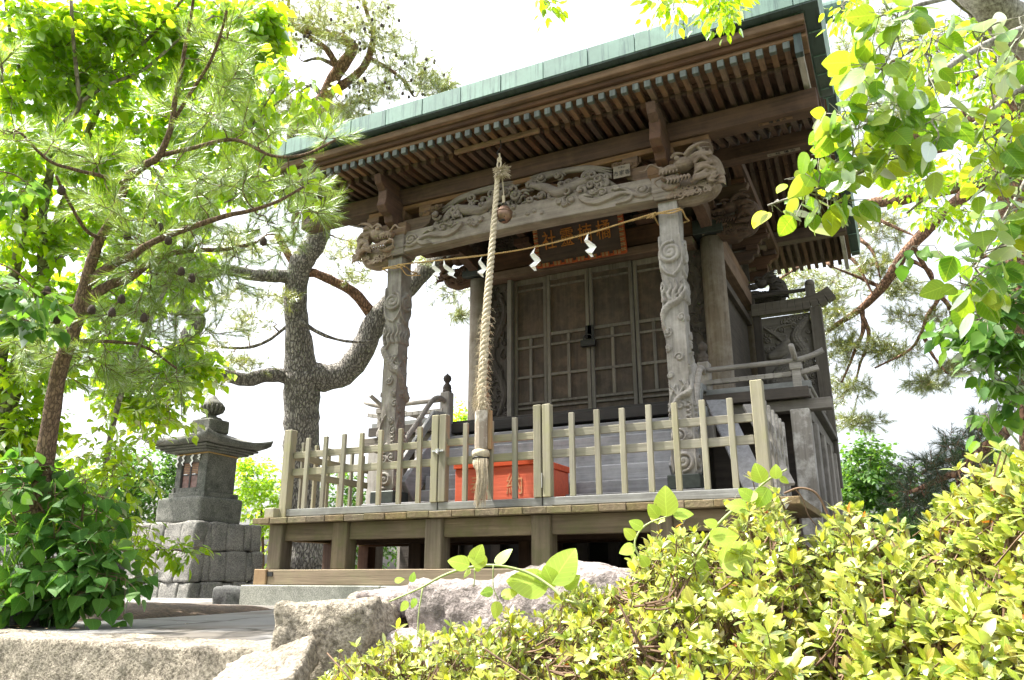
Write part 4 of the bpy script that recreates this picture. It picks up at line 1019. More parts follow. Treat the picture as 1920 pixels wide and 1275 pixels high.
        # tabasami carved brace between porch beam and hall
        T = []
    # wakishoji: carved screens at the back ends of the veranda
    for sx in (-1, 1):
        Y = 10.62
        b = MB(); b.box(sx*2.44-.075, sx*2.44+.075, Y-.07, Y+.07, 1.4, 3.78); P_("screen_post", b, W('frame', 'z'))
        b = MB(); b.box(sx*2.40-.06, sx*2.40+.06, Y-.05, Y+.05, 3.92, 4.10); b.lathe([(.06, 4.10), (.065, 4.13), (.05, 4.17), (.01, 4.19)], (sx*2.40, Y, 0), 16); P_("screen_finial", b, W('frame', 'z'))
        pts = [(sx*(1.62+k*.095), Y, 3.84+.12*max(0, (k-7)/4)**2) for k in range(12)]; b = MB()
        for a, c in zip(pts[:-1], pts[1:]): b.beam(a, c, .15, .17)
        P_("screen_lintel", b, W('frame', 'x'))
        b = MB(); x0, x1 = sorted((sx*1.62, sx*2.36)); b.box(x0, x1, Y-.02, Y+.02, 4.03, 4.075); b.box(x0, x0+.05, Y-.02, Y+.02, 3.93, 4.03); P_("screen_top_rail", b, W('door', 'x'))
        b = MB(); b.box(sx*1.68-.05, sx*1.68+.05, Y-.05, Y+.05, 2.05, 3.76); P_("screen_stile", b, W('door', 'z'))
        x0 = 1.73 if sx > 0 else -2.36; w_ = .63; h = 1.65; T = []; r = np.random.default_rng(60)
        body = bez([(.60, 1.58), (.42, 1.35), (.50, 1.1), (.25, .95), (.12, .7), (.40, .55), (.55, .35), (.3, .12)], 80); T.append((body, (.05, .08, .09, .08, .05), .05, 'scale'))
        T.append((bez([(.30, 1.28), (.20, 1.15), (.08, 1.10)], 12), (.05, .09, .05), .06))
        for k in range(9): T.append((bez([(.30, 1.2+.02*k), (.2-.02*k, 1.35+.02*k), (.1+.05*k, 1.5)], 12), (.012, .016, .003), .05))
        for k in range(60): T.append((spiral((r.uniform(.04, .6), r.uniform(.05, 1.6)), r.uniform(.03, .06), 1.5, r.uniform(0, 6), r.choice([-1, 1])), (.008, .014), .028))
        relief_panel("carved_screen", W('frame', 'x'), SH, (x0, Y+.01, 2.08), (1, 0, 0), (0, 0, 1), (0, -1, 0), w_, h, T, 130, 330)
hall()

# tabasami / connecting carved beams between porch and hall
for sx in (-1, 1):
    b = MB(); p = bez([(sx*1.53, 6.8, 4.02), (sx*1.53, 7.3, 4.22), (sx*1.53, 7.9, 4.38), (sx*1.53, 8.4, 4.30)], 14)
    for a, c in zip(p[:-1], p[1:]): b.beam(a, c, .13, .20)
    P_("curved_tie_beam", b, W('beam', 'y'))
    b = MB()
    r = np.random.default_rng(80)
    for k in range(16):
        y = 6.95+k*.08; z = 4.20+.02*k+r.uniform(-.05, .1)
        s_ = spiral((0, 0), r.uniform(.04, .07), 1.4, r.uniform(0, 6), 1, .1, 18)
        b.tube([(sx*1.53+q*.0015*sx, y+u, z+v) for q, (u, v) in enumerate(s_)], [.012, .02, .012], 6)
    P_("carved_strut", b, W('beam', 'y'), bev=0, smooth=True)

# paper pilgrim slips pasted on the timbers
def slip(loc, w_, h, txt, size, rot, mat=M_oldpaper):
    b = MB(); b.box(-w_/2, w_/2, -.0015, .0015, -h/2, h/2)
    o = b.build("paper_slip", mat, None); o.parent = SH; o.location = Vector(loc)-Vector(origin(SH)); o.rotation_euler = rot
    for (tx, dx, dz, sz) in txt:
        c = text_mesh("lettering", tx, sz, M_ink, None, (0, 0, 0), ext=.0008); c.parent = o; c.location = (dx, -.003, dz)
    return o
slip((1.10, 6.60, 4.14), .17, .13, [("市家香", 0, -.022, .058), ("大本山", 0, .042, .025)], .05, (0, 0, R(0)))
slip((2.55, 6.69, 4.3415), .30, .045, [("二", -.125, 0, .03), ("橋 場 木", .02, 0, .045)], .05, (R(90), 0, 0), W('warm', 'x'))
slip((2.48, 8.015, 4.737), .34, .06, [("二", -.14, 0, .03), ("林  場 市", .02, 0, .055)], .05, (R(90), 0, 0))
slip((1.46, 8.415, 4.20), .05, .15, [("市", 0, .03, .04), ("川", 0, -.03, .04)], .04, (0, R(-25), 0))

# ---------------------------------------------------------------- name board
def plaque():
    root = thing("name_board", "dark wooden name board with gold characters and an orange and gold border over the doors", "plaque", (0.02, 8.2, 4.3))
    tilt = R(14)
    h = bpy.data.objects
    def place(o): o.rotation_euler = (o.rotation_euler[0]+tilt, 0, 0) if o.rotation_euler[0] else (tilt, 0, 0)
    ww, hh = 1.14, .56
    b = MB(); b.box(-ww/2, ww/2, -.012, .02, -hh/2, hh/2); o = b.build("board", wood("wood_plaque", (0.085, 0.055, 0.042), (0.04, 0.028, 0.024), 'x', (0.11, 0.07, 0.05), .3), None, .003); o.parent = root; place(o)
    # border: four strips with battlemented orange/gold dashes
    b = MB(); g = MB()
    def dash(x0, x1, z0, z1, n, ver):
        for k in range(n):
            f = k/n; g2 = (k+.62)/n; tgt = g if k % 3 else b
            if ver: tgt.box(x0, x1, -.03, -.013, z0+(z1-z0)*f, z0+(z1-z0)*g2)
            else: tgt.box(x0+(x1-x0)*f, x0+(x1-x0)*g2, -.03, -.013, z0, z1)
    dash(-ww/2-.01, -ww/2+.045, -hh/2, hh/2, 28, True); dash(ww/2-.045, ww/2+.01, -hh/2, hh/2, 28, True)
    for k in range(7): x = -ww/2+.06+k*.155; dash(x, x+.11, -hh/2-.01, -hh/2+.04, 7, False); dash(x, x+.11, hh/2-.04, hh/2+.01, 7, False)
    for mb_, mm, nm in ((b, M_orangered, "border_marking"), (g, M_gold, "gold_marking")):
        o = mb_.build(nm, mm, None, .002); o.parent = root; place(o)
    b = MB(); b.box(-ww/2-.005, ww/2+.005, -.016, .026, -hh/2-.012, -hh/2+.012); b.box(-ww/2-.012, -ww/2+.012, -.016, .026, -hh/2, hh/2); b.box(ww/2-.012, ww/2+.012, -.016, .026, -hh/2, hh/2)
    o = b.build("frame", M_orangered, None, .003); o.parent = root; place(o)
    for k, ch in enumerate("社靈楠橘"):
        c = text_mesh("character", ch, .20, M_goldchar, None, (0, 0, 0), ext=.006); c.parent = root
        x = -.375+k*.235; z = .015; yy = -.020
        c.rotation_euler = (R(90)+tilt, 0, 0); c.location = (x, yy*math.cos(tilt)-z*math.sin(tilt), z*math.cos(tilt)+yy*math.sin(tilt)); c.scale = (.95, 1.25, 1)
plaque()

# ---------------------------------------------------------------- offering box
def obox():
    root = thing("offering_box", "vermilion red offering box with worn gold characters behind the gate", "offering box", (-.02, 6.3, .887))
    b = MB(); b.box(-.425, .385, 6.115, 6.82, .887, 1.270); b.build("body", M_red, root, .006)
    b = MB(); b.box(-.437, .397, 6.103, 6.832, 1.271, 1.328); b.build("rim", M_red, root, .005)
    b = MB()
    for k in range(9): b.box(-.40+k*.09, -.36+k*.09, 6.13, 6.80, 1.329, 1.333)
    b.build("slat", M_red, root)
    for k, ch in enumerate("奉納"):
        c = text_mesh("character", ch, .20, M_worngold, root, (-.19+k*.36, 6.1125, 1.10), ext=.0012); c.scale = (.85, 1, 1)
obox()

# ---------------------------------------------------------------- bell and bell rope
def bell():
    root = thing("shrine_bell", "round bronze bell hanging beside the rope under the eaves", "bell", (0.005, 6.22, 3.86))
    b = MB(); c = (0.005, 6.22, 3.745); prof = []
    for i in range(22):
        a = -math.pi/2+math.pi*i/21; r_ = .082*math.cos(a); z = .092*math.sin(a)
        pass
        prof.append((max(r_, .001), z))
    b.lathe(prof, c, 28); o = b.build("body", M_bell, root, smooth=True)
    b = MB(); b.lathe([(.078, .014), (.086, .018), (.086, .026), (.077, .034)], c, 32); b.build("band", M_bell, root, smooth=True)
    b = MB(); b.box(c[0]-.03, c[0]+.03, c[1]-.062, c[1]-.02, c[2]-.086, c[2]-.080); b.ell((c[0]+.034, c[1]-.060, c[2]-.052), (.006, .006, .006), 8, 6); b.build("slit", M_ink, o)
    b = MB(); b.tube([(c[0]+.022*math.cos(a), c[1], c[2]+.105+.022*math.sin(a)) for a in np.linspace(0, 6.28, 16)], .006, 6); b.build("loop", M_iron, root)
    b = MB(); b.tube([(c[0]-.004, c[1], c[2]+.125), (c[0]-.004, c[1]-.005, c[2]+.20)], .016, 8); b.tube([(c[0]-.004, c[1], c[2]+.2), (c[0]-.02, c[1], c[2]+.42)], .005, 6); b.build("cord", M_rope, root)
bell()
def twist(path, R0, r1, pitch, strands=3, n=8):
    """laid rope: returns MB with strands twisted about the path"""
    b = MB(); path = np.array(path); seg = np.linalg.norm(np.diff(path, axis=0), axis=1); s = np.concatenate([[0], np.cumsum(seg)])
    m = int(s[-1]/pitch*14)+2; q = np.linspace(0, s[-1], m); C = np.stack([np.interp(q, s, path[:, i]) for i in range(3)], 1)
    Rr = np.interp(q/s[-1], np.linspace(0, 1, len(np.atleast_1d(R0))), np.atleast_1d(R0))
    tg = np.gradient(C, axis=0); tg /= np.linalg.norm(tg, axis=1)[:, None]; ref = np.array([0, 1., 0]) if abs(tg[0][1]) < .8 else np.array([1., 0, 0])
    a_ = np.cross(tg, ref); a_ /= np.linalg.norm(a_, axis=1)[:, None]; b_ = np.cross(tg, a_)
    for k in range(strands):
        ph = 2*np.pi*(k/strands+q/pitch); b.tube(C+(Rr*np.cos(ph))[:, None]*a_+(Rr*np.sin(ph))[:, None]*b_, Rr*r1, n)
    return b
def bellrope():
    root = thing("bell_rope", "thick twisted hemp bell rope hanging over the fence with a frayed tassel end", "rope", (-.05, 5.93, .92))
    top = np.array([-.055, 6.20, 4.21]); bot = np.array([-.055, 5.915, 1.74])
    p = bez([top, (-.065, 6.14, 3.6), (-.075, 6.03, 2.7), (-.06, 5.93, 1.95), bot], 50)
    twist(p, [.012, .0155, .018, .021, .022], 1.12, .16).build("laid_rope", M_rope, root, smooth=True)
    b = MB(); r = np.random.default_rng(4)
    for k in range(800):                                   # stray fibres low on the rope
        t = r.uniform(.45, 1)**.8; c = p[int(t*(len(p)-1))]; a = r.uniform(0, 6.28); d = np.array([math.cos(a), math.sin(a), r.uniform(-.9, .3)]); l = r.uniform(.015, .05)
        b.tube([c+d*np.array([1, 1, 0])*.045, c+d*np.array([1, 1, 0])*.05+d*l*.6, c+d*np.array([1, 1, .4])*.05+d*l+[0, 0, -.01]], [.0016, .0008], 3, False)
    b.build("stray_fibres", M_rope, root)["kind"] = "stuff"
    b = MB()                                               # frayed top knot
    for k in range(260):
        a = r.uniform(0, 6.28); e = r.uniform(-.9, .9); l = r.uniform(.06, .115); d = np.array([math.cos(a)*.9+.3, math.sin(a)*.6-.2, e*.8])
        c = np.array([-.03, 6.19, 4.20]); b.tube([c, c+d*l*.6, c+d*l+np.array([0, 0, -.025])], [.005, .003, .0015], 4, False)
    b.ell((-.05, 6.2, 4.2), (.035, .035, .05)); b.build("frayed_knot", M_rope, root)
    b = MB(); b.tube(bez([(-.05, 6.2, 4.22), (-.07, 6.22, 4.32), (-.05, 6.23, 4.38), (-.055, 6.23, 4.44)], 12), .009, 6)
    b.tube(bez([(-.04, 6.2, 4.22), (-.03, 6.22, 4.32), (-.055, 6.23, 4.36)], 12), .009, 6); b.tube([(-.055+.02*math.cos(a), 6.23, 4.37+.025*math.sin(a)) for a in np.linspace(0, 6.28, 12)], .007, 6); b.build("hanging_cord", M_rope, root)
    b = MB(); b.tube(bez([(-.055, 6.23, 4.42), (-.08, 6.23, 4.45), (-.055, 6.23, 4.49), (-.04, 6.24, 4.52), (-.05, 6.24, 4.60)], 16), .006, 6); b.build("hook", M_iron, root)
    # wooden sleeve
    m = wood("wood_sleeve", (0.36, 0.31, 0.25), (0.24, 0.19, 0.15), 'z', (0.82, 0.78, 0.70), 1.0)
    b = MB(); b.lathe([(.056, 1.40), (.058, 1.44), (.058, 1.72), (.055, 1.735)], (-.055, 5.915, 0), 9); b.build("wooden_sleeve", m, root, .003)
    b = MB(); b.box(-.055+.052, -.055+.085, 5.93, 5.965, 1.40, 1.74); b.build("sleeve_board", W('fresh', 'z'), root, .003)
    # collar and binding, stub and tassel
    b = MB(); pr = [(.045, 1.40), (.072, 1.385), (.078, 1.36), (.072, 1.335), (.06, 1.325), (.066, 1.31), (.07, 1.28), (.062, 1.245), (.045, 1.225), (.01, 1.218)]
    b.lathe(pr, (-.055, 5.91, 0), 24); b.build("rope_collar", M_rope, root, smooth=True)
    b = MB(); b.tube([(-.055+.066*math.cos(a), 5.91+.066*math.sin(a), 1.322+.004*math.sin(3*a)) for a in np.linspace(0, 6.28, 30)], .008, 6); b.tube([(-.055+.062*math.cos(a), 5.91+.062*math.sin(a), 1.300) for a in np.linspace(0, 6.28, 30)], .006, 6)
    b.build("binding_cord", M_iron, root)
    b = MB()
    for k in range(300):
        x0 = -.03+r.normal()*.018; y0 = 5.87+r.normal()*.012; l = r.uniform(.22, .42); dx = r.normal()*.018
        b.tube(bez([(x0, y0, 1.31), (x0+.012, y0-.015, 1.24), (x0+.016+dx*.5, y0-.012, 1.12), (x0+dx-.012*(l > .35), y0-.005, 1.31-l)], 10), [.004, .0035, .0025, .001], 4, False)
    b.build("tassel", M_rope, root)
    b = MB(); b.beam((-.60, 6.26, 4.605), (.38, 6.26, 4.605), .045, .055); b.build("hanging_bar", W('warm', 'x'), root, .012)
bellrope()

# ---------------------------------------------------------------- straw rope with paper streamers
def shimenawa():
    root = thing("straw_rope", "thin twisted straw rope tied between the two carved pillars", "straw rope", (0, 6.56, 3.5))
    def yy(x): return 6.555
    P0 = (-1.45, 6.545, 3.60); P1 = (1.43, 6.545, 3.60)
    p = bez([P0, (-.95, 6.53, 3.55), (-.42, 6.53, 3.505), (.18, 6.53, 3.485), (.75, 6.53, 3.515), (1.1, 6.53, 3.555), P1], 60)
    twist(p, .0038, 1.3, .04, 2, 6).build("strand", M_straw, root, smooth=True)
    for sx in (-1, 1):
        b = MB(); X = sx*1.53; ring = [(X-.135, 6.56, 3.60), (X+.135, 6.56, 3.60), (X+.135, 6.84, 3.60), (X-.135, 6.84, 3.60), (X-.135, 6.56, 3.60)]
        q = []
        for a, c in zip(ring[:-1], ring[1:]): q += [np.array(a)*(1-t)+np.array(c)*t for t in np.linspace(0, 1, 8)[:-1]]
        q.append(np.array(ring[-1])); b1 = twist(q, .004, 1.3, .05, 2, 6); b1.build("binding", M_straw, root, smooth=True)
        q2 = [x_+np.array([0, 0, -.018+.01*math.sin(i)]) for i, x_ in enumerate(q)]; twist(q2, .004, 1.3, .05, 2, 6).build("binding", M_straw, root, smooth=True)
        b = MB(); r = np.random.default_rng(6)
        for k in range(16):
            d = np.array([-sx*r.uniform(.01, .07), -.02+r.normal()*.01, -r.uniform(.01, .06)]); c = np.array([sx*1.41, 6.545, 3.60]); b.tube([c, c+d], .004, 4)
        if sx < 0:
            b.tube(bez([(-1.5, 6.55, 3.60), (-1.40, 6.54, 3.545), (-1.36, 6.60, 3.48), (-1.20, 6.62, 3.46)], 12), .005, 5)
        b.build("knot", M_straw, root)
shimenawa()
def shide(x, z, lab, seed, lean=0.0, sc=1.0, stream=None, tw=0.3):
    r = np.random.default_rng(seed); b = MB()
    y = 6.53; w_ = .035*sc; pts = []
    # zig-zag of folded parallelograms, slightly crumpled
    cx, cz, cy = x, z, y; dirs = [(-.55, -1), (.75, -.9), (-.7, -.95), (.5, -.9)]
    V = []; F = []
    widths = [.012, .045, .052, .05, .02]; px = [0, -.018, .022, -.012, .010]; pz = [0, -.062, -.118, -.170, -.222]; py = [0, -.018, .012, -.02, .006]
    for i in range(5):
        a = tw*(i-2)+r.uniform(-.2, .2)
        lx = math.cos(a)*widths[i]*sc*.5; ly = math.sin(a)*widths[i]*sc*.5
        mx = x+(px[i]+lean*-pz[i])*sc; mz = z+pz[i]*sc; my = y+py[i]*sc
        V += [(mx-lx, my-ly, mz+r.uniform(-.012, .012)*sc), (mx+lx, my+ly, mz+r.uniform(-.012, .012)*sc)]
    for i in range(4): F.append((2*i, 2*i+1, 2*i+3, 2*i+2))
    b.add(V, F)
    # second, overlapping fold
    V2 = [(v[0]+.012*sc, v[1]-.01, v[2]-.02*sc) for v in V[2:8]]; b.add(V2, [(0, 1, 3, 2), (2, 3, 5, 4)])
    b.tube([(x, y, z+.0), (x, y, z-.02)], .0015, 4)
    o = b.build("paper_streamer", M_paper, None, loc=(x, y, z))
    s = o.modifiers.new("s", 'SOLIDIFY'); s.thickness = .0012
    return tag(o, lab, "paper streamer", "white paper streamers on the straw rope")
shide(-.973, 3.555, "leftmost white paper streamer, splayed out beside the carved pillar", 1, .15)
shide(-.86, 3.545, "ragged white paper streamer blown sideways next to the leftmost one", 5, .55, 1.1, tw=.5)
shide(-.405, 3.50, "crumpled white paper streamer just left of the bell rope", 2, .0, 1.05)
shide(.195, 3.485, "white paper streamer in front of the left side of the name board", 3, -.05, 1.15)
shide(.755, 3.515, "white paper streamer in front of the right side of the name board", 4, .1, 1.15)

# leaning boards right of the steps
b = MB(); b.beam((1.70, 7.30, 1.93), (2.16, 6.46, .92), .20, .03, (.35, -.75, .55)); o = b.build("leaning_board", W('stair', 'y'), None, .004, loc=(1.9, 6.9, .9)); tag(o, "wide grey board leaning down beside the right porch pillar", "board")
b = MB(); b.beam((1.98, 7.30, 1.86), (2.36, 6.62, 1.05), .09, .03, (.35, -.75, .55)); o = b.build("leaning_board", W('grey', 'y'), None, .004, loc=(2.1, 7.0, .9)); tag(o, "narrow plank leaning behind the wide grey board", "board")

# =================================================================== STONE SHRINE ON MASONRY
def lantern():
    base = thing("masonry_base", "battered base of rough grey blocks in three courses under the small stone shrine", "masonry base", (-6.3, 8.7, 0.0))
    r = np.random.default_rng(70); H = 1.09; XC, YC = -6.32, 8.68
    zc = [-.05, .27, .70, H]
    def half(z): return .70+(.60-.70)*(z/H)
    for c in range(3):
        z0, z1 = zc[c]+.004, zc[c+1]-.004
        for face in range(4):
            n = 4 if c else 5; cuts = np.linspace(-1, 1, n+1); cuts[1:-1] += r.uniform(-.08, .08, n-1)
            for k in range(n):
                h0, h1 = half(z0), half(z1); a, b_ = cuts[k]*h0, cuts[k+1]*h0
                if face in (1, 3): a = max(a, -h0+.20); b_ = min(b_, h0-.20)
                if b_-a < .06: continue
                lo = np.array([a+.002, -h0, z0-.002]); hi = np.array([b_-.002, -h0+.20, z1+.002])
                sh = (h0-h1)/(z1-z0)
                o = rough_block("block", lo, hi, M_block, int(r.integers(1e6)), .011, None, .035, 26, shear=(0, sh))
                me = o.data; ang = face*math.pi/2; co = Matrix.Rotation(ang, 4, 'Z'); c0 = Vector((lo+hi)/2)
                me.transform(Matrix.Translation(c0)); me.transform(co); o.parent = base; o.location = Vector((XC, YC, 0))-Vector(base.location)
    b = MB(); b.box(XC-.52, XC+.52, YC-.52, YC+.52, 0, H-.01); b.build("fill", M_block, base)
    root = thing("stone_shrine", "small dark stone shrine with a hipped roof and lotus bud finial on the masonry base", "stone shrine", (XC, YC, H))
    rough_block("plinth", (XC-.45, YC-.43, H), (XC+.44, YC+.38, 1.455), M_lantern, 71, .008, root, .03, 26)
    # body with recessed door opening
    b = MB(); x0, x1, y0, y1 = XC-.31, XC+.32, YC-.28, YC+.30; zb, zt = 1.45, 2.14
    dx0, dx1, dz0, dz1 = XC-.20, XC+.15, 1.61, 1.985
    b.box(x0, dx0, y0, y1, zb, zt); b.box(dx1, x1, y0, y1, zb, zt); b.box(dx0, dx1, y0, y1, zb, dz0); b.box(dx0, dx1, y0, y1, dz1, zt); b.box(dx0, dx1, y0+.06, y1, dz0, dz1)
    b.box(x0-.05, x1+.05, y0-.04, y1+.05, zb-.003, zb+.09); b.box(x0-.02, x0+.03, y0-.02, y0+.02, zb+.09, zb+.17)
    b.build("body", M_lantern, root, .006)
    dr = MB(); dr.box(dx0+.01, dx1-.01, y0+.03, y0+.055, dz0, dz1); d = dr.build("door", M_rust, root)
    b = MB(); xm = (dx0+dx1)/2; b.box(xm-.014, xm+.014, y0+.018, y0+.034, dz0, dz1); b.box(dx0, dx0+.02, y0+.018, y0+.034, dz0, dz1); b.box(dx1-.02, dx1, y0+.018, y0+.034, dz0, dz1)
    b.box(dx0, dx1, y0+.02, y0+.034, 1.79, 1.805); b.build("door_frame", M_iron, d)
    b = MB(); 
    for s in (0, 1):
        xa = dx0+.03+s*.165
        for i in range(5):
            for j in range(6): b.box(xa+i*.026, xa+i*.026+.013, y0+.024, y0+.03, 1.82+j*.026, 1.832+j*.026)
    b.build("lattice", M_gold, d)
    for s in (0, 1):
        b = MB(); b.box(dx0+.04+s*.17, dx0+.11+s*.17, y0+.022, y0+.03, 1.797, 1.817); b.build("handle", M_zinc, d)
    # stepped eaves
    for k, (h, z0, z1) in enumerate(((.43, 2.125, 2.155), (.48, 2.156, 2.185), (.53, 2.186, 2.215))):
        b = MB(); b.box(XC-h, XC+h, YC-h, YC+h, z0, z1); b.build("eave_step", M_lantern, root, .008)
    # curved hipped roof
    n = 33; g = np.linspace(-1, 1, n); U, V = np.meshgrid(g, g); m = np.maximum(np.abs(U), np.abs(V)); cn = (np.abs(U)*np.abs(V))**2.2
    hs = .655; top = 2.30+.23*(1-m)**1.25+.10*cn*m**4; bot = 2.215+.015*(1-m)+.085*cn*m**4-.0*m
    P = np.concatenate([np.stack([XC+hs*U*(1+.03*cn), YC+hs*V*(1+.03*cn), top], -1).reshape(-1, 3), np.stack([XC+hs*.97*U*(1+.03*cn), YC+hs*.97*V*(1+.03*cn), bot], -1).reshape(-1, 3)])
    F = grid_faces(n, n); N2 = n*n; F2 = [tuple(i+N2 for i in f[::-1]) for f in F]; edge = []
    ring = [j for j in range(n)]+[i*n+n-1 for i in range(1, n)]+[(n-1)*n+j for j in range(n-2, -1, -1)]+[i*n for i in range(n-2, 0, -1)]
    for a, c in zip(ring, ring[1:]+ring[:1]): edge.append((a, a+N2, c+N2, c))
    big_mesh("roof", P, F+F2+edge, M_lantern, root, False)
    b = MB(); b.box(XC-.20, XC+.20, YC-.20, YC+.20, 2.46, 2.665); b.build("roof_cap", M_lantern, root, .02)
    b = MB(); b.lathe([(.17, 2.665), (.15, 2.70), (.10, 2.715), (.075, 2.73), (.065, 2.75), (.09, 2.775), (.135, 2.81), (.165, 2.86), (.17, 2.90), (.14, 2.945), (.10, 2.975), (.075, 3.0), (.05, 3.03), (.02, 3.06), (.004, 3.075)], (XC, YC, 0), 24)
    f = b.build("finial", M_lantern, root, smooth=True)
    b = MB()
    for k in range(16):
        a = k*math.pi/8; b.tube([(XC+q*math.cos(a), YC+q*math.sin(a), z) for q, z in ((.07, 2.755), (.10, 2.78), (.145, 2.81), (.172, 2.86), (.174, 2.90))], [.008, .02, .028, .02, .006], 6)
    b.build("lotus_petals", M_lantern, f, smooth=True)
    # straw cord with streamers
    t = thing("shrine_rope", "thin straw cord tied round the neck of the small stone shrine", "straw cord", (XC, YC, 2.09))
    q = [(x0-.006, y0-.008, 2.10), (x1+.006, y0-.008, 2.12), (x1+.006, y1+.006, 2.10), (x0-.006, y1+.006, 2.10), (x0-.006, y0-.008, 2.10)]
    pts = []
    for a, c in zip(q[:-1], q[1:]): pts += [np.array(a)*(1-s)+np.array(c)*s for s in np.linspace(0, 1, 8)[:-1]]
    twist(pts+[np.array(q[-1])], .006, 1.3, .05, 2, 6).build("strand", M_straw, t)
    for k, (x, l) in enumerate(((x0+.03, 1.0), (x0+.15, .85), (x0+.33, 1.0), (x0+.47, .5))):
        b = MB(); z = 2.10; V = []
        for i in range(5): dx = (-1)**i*.016; V += [(x+dx-.02, y0-.02-.006*(i % 2), z-i*.045*l), (x+dx+.02, y0-.02-.004*i, z-i*.045*l-.01)]
        b.add(V, [(2*i, 2*i+1, 2*i+3, 2*i+2) for i in range(4)]); o = b.build("paper_streamer", M_paper, None, loc=(x, y0-.02, z))
        s = o.modifiers.new("s", 'SOLIDIFY'); s.thickness = .0012
        tag(o, ["first small paper streamer from the left on the stone shrine's cord", "second small paper streamer from the left on the stone shrine's cord", "third small streamer hanging before the stone shrine's door", "short folded streamer near the corner of the stone shrine"][k], "paper streamer", "paper streamers on the stone shrine")
lantern()

# =================================================================== PLANTS
LEAF_V = np.array([(0, 0, 0), (.28, 0, -.03), (.58, 0, -.045), (.84, 0, -.05), (1, 0, -.08),
                   (.14, .26, .03), (.42, .36, .05), (.74, .20, .0), (.14, -.26, .03), (.42, -.36, .05), (.74, -.20, .0)], float)
LEAF_F = np.array([(0, 1, 5), (1, 6, 5), (1, 2, 6), (2, 7, 6), (2, 3, 7), (3, 4, 7), (0, 8, 1), (1, 8, 9), (1, 9, 2), (2, 9, 10), (2, 10, 3), (3, 10, 4)])
HEART_V = np.array([(.04, 0, 0), (.28, 0, -.02), (.58, 0, -.05), (.84, 0, -.09), (1.05, 0, -.16),
                   (.02, .24, .03), (.32, .43, .05), (.70, .24, -.01), (.02, -.24, .03), (.32, -.43, .05), (.70, -.24, -.01)], float)
SLIM_V = LEAF_V*np.array([1, .72, 1]); 
def mk_leaf(wf, n=7, fold=.10, droop=.16):
    x = (1-np.cos(np.pi*np.linspace(0, 1, n+1)))/2; mid = np.stack([x, 0*x, -droop*x**2], 1); e = []
    for s_ in (1, -1): e.append(np.stack([x[1:-1], s_*wf(x[1:-1]), -droop*x[1:-1]**2+fold*wf(x[1:-1])*2-.12*wf(x[1:-1])**2*4], 1))
    V = np.concatenate([mid, e[0], e[1]]); F = []; A = n+1; B = n+1+n-1
    for off, fl in ((A, False), (B, True)):
        t = [(0, 1, off)]
        for i in range(n-2): t += [(i+1, i+2, off+i+1), (i+1, off+i+1, off+i)]
        t += [(n-1, n, off+n-2)]
        F += [q[::-1] for q in t] if fl else t
    return V, np.array(F)
RND_V, RND_F = mk_leaf(lambda x: .42*np.sin(np.pi*np.clip(x, 0, 1)**.68)**.72, 10)
HRT_V, HRT_F = mk_leaf(lambda x: .52*np.sin(np.pi*np.clip(x, 0, 1)**.5)**.8*(1-.35*x), 9)
ELL_V, ELL_F = mk_leaf(lambda x: .235*np.sin(np.pi*np.clip(x, 0, 1)**1.12)**.7, 5, .12, .22)
DIA_V = np.array([(0, 0, 0), (.42, .32, .05), (1, 0, -.05), (.42, -.32, .05)], float); DIA_F = np.array([(0, 2, 1), (0, 3, 2)])
def nz(a): return a/(np.linalg.norm(a, axis=-1, keepdims=True)+1e-9)
def leaf_arrays(pos, ax, up, size, T, F, wid=1.0):
    ax = nz(ax); s = nz(np.cross(up, ax)); u = np.cross(ax, s); n = len(pos)
    size = np.asarray(size)[:, None, None]
    V = pos[:, None]+size*(T[None, :, 0:1]*ax[:, None]+wid*T[None, :, 1:2]*s[:, None]+T[None, :, 2:3]*u[:, None])
    Fc = F[None]+(np.arange(n)*len(T))[:, None, None]
    return V.reshape(-1, 3), Fc.reshape(-1, F.shape[1])
def blob(spec, n, r):
    """points in a lobe: (px,py,dist, rx,ry px, depth m)"""
    px, py, d, rx, ry, dd = spec; q = r.normal(size=(n, 3)); q = q/np.linalg.norm(q, axis=1)[:, None]*(r.uniform(0, 1, (n, 1))**(1/2.6))
    return np.array([at(px+rx*a, py+ry*b, d+dd*c) for a, b, c in q])
def limbpts(pp, d, n=None):
    """pixel polyline with distance(s) -> smooth 3D polyline"""
    pp = np.array(pp, float); dd = np.full(len(pp), d) if np.isscalar(d) else np.interp(np.linspace(0, 1, len(pp)), np.linspace(0, 1, len(d)), d)
    return bez([at(x, y, q) for (x, y), q in zip(pp, dd)], n or len(pp)*6)

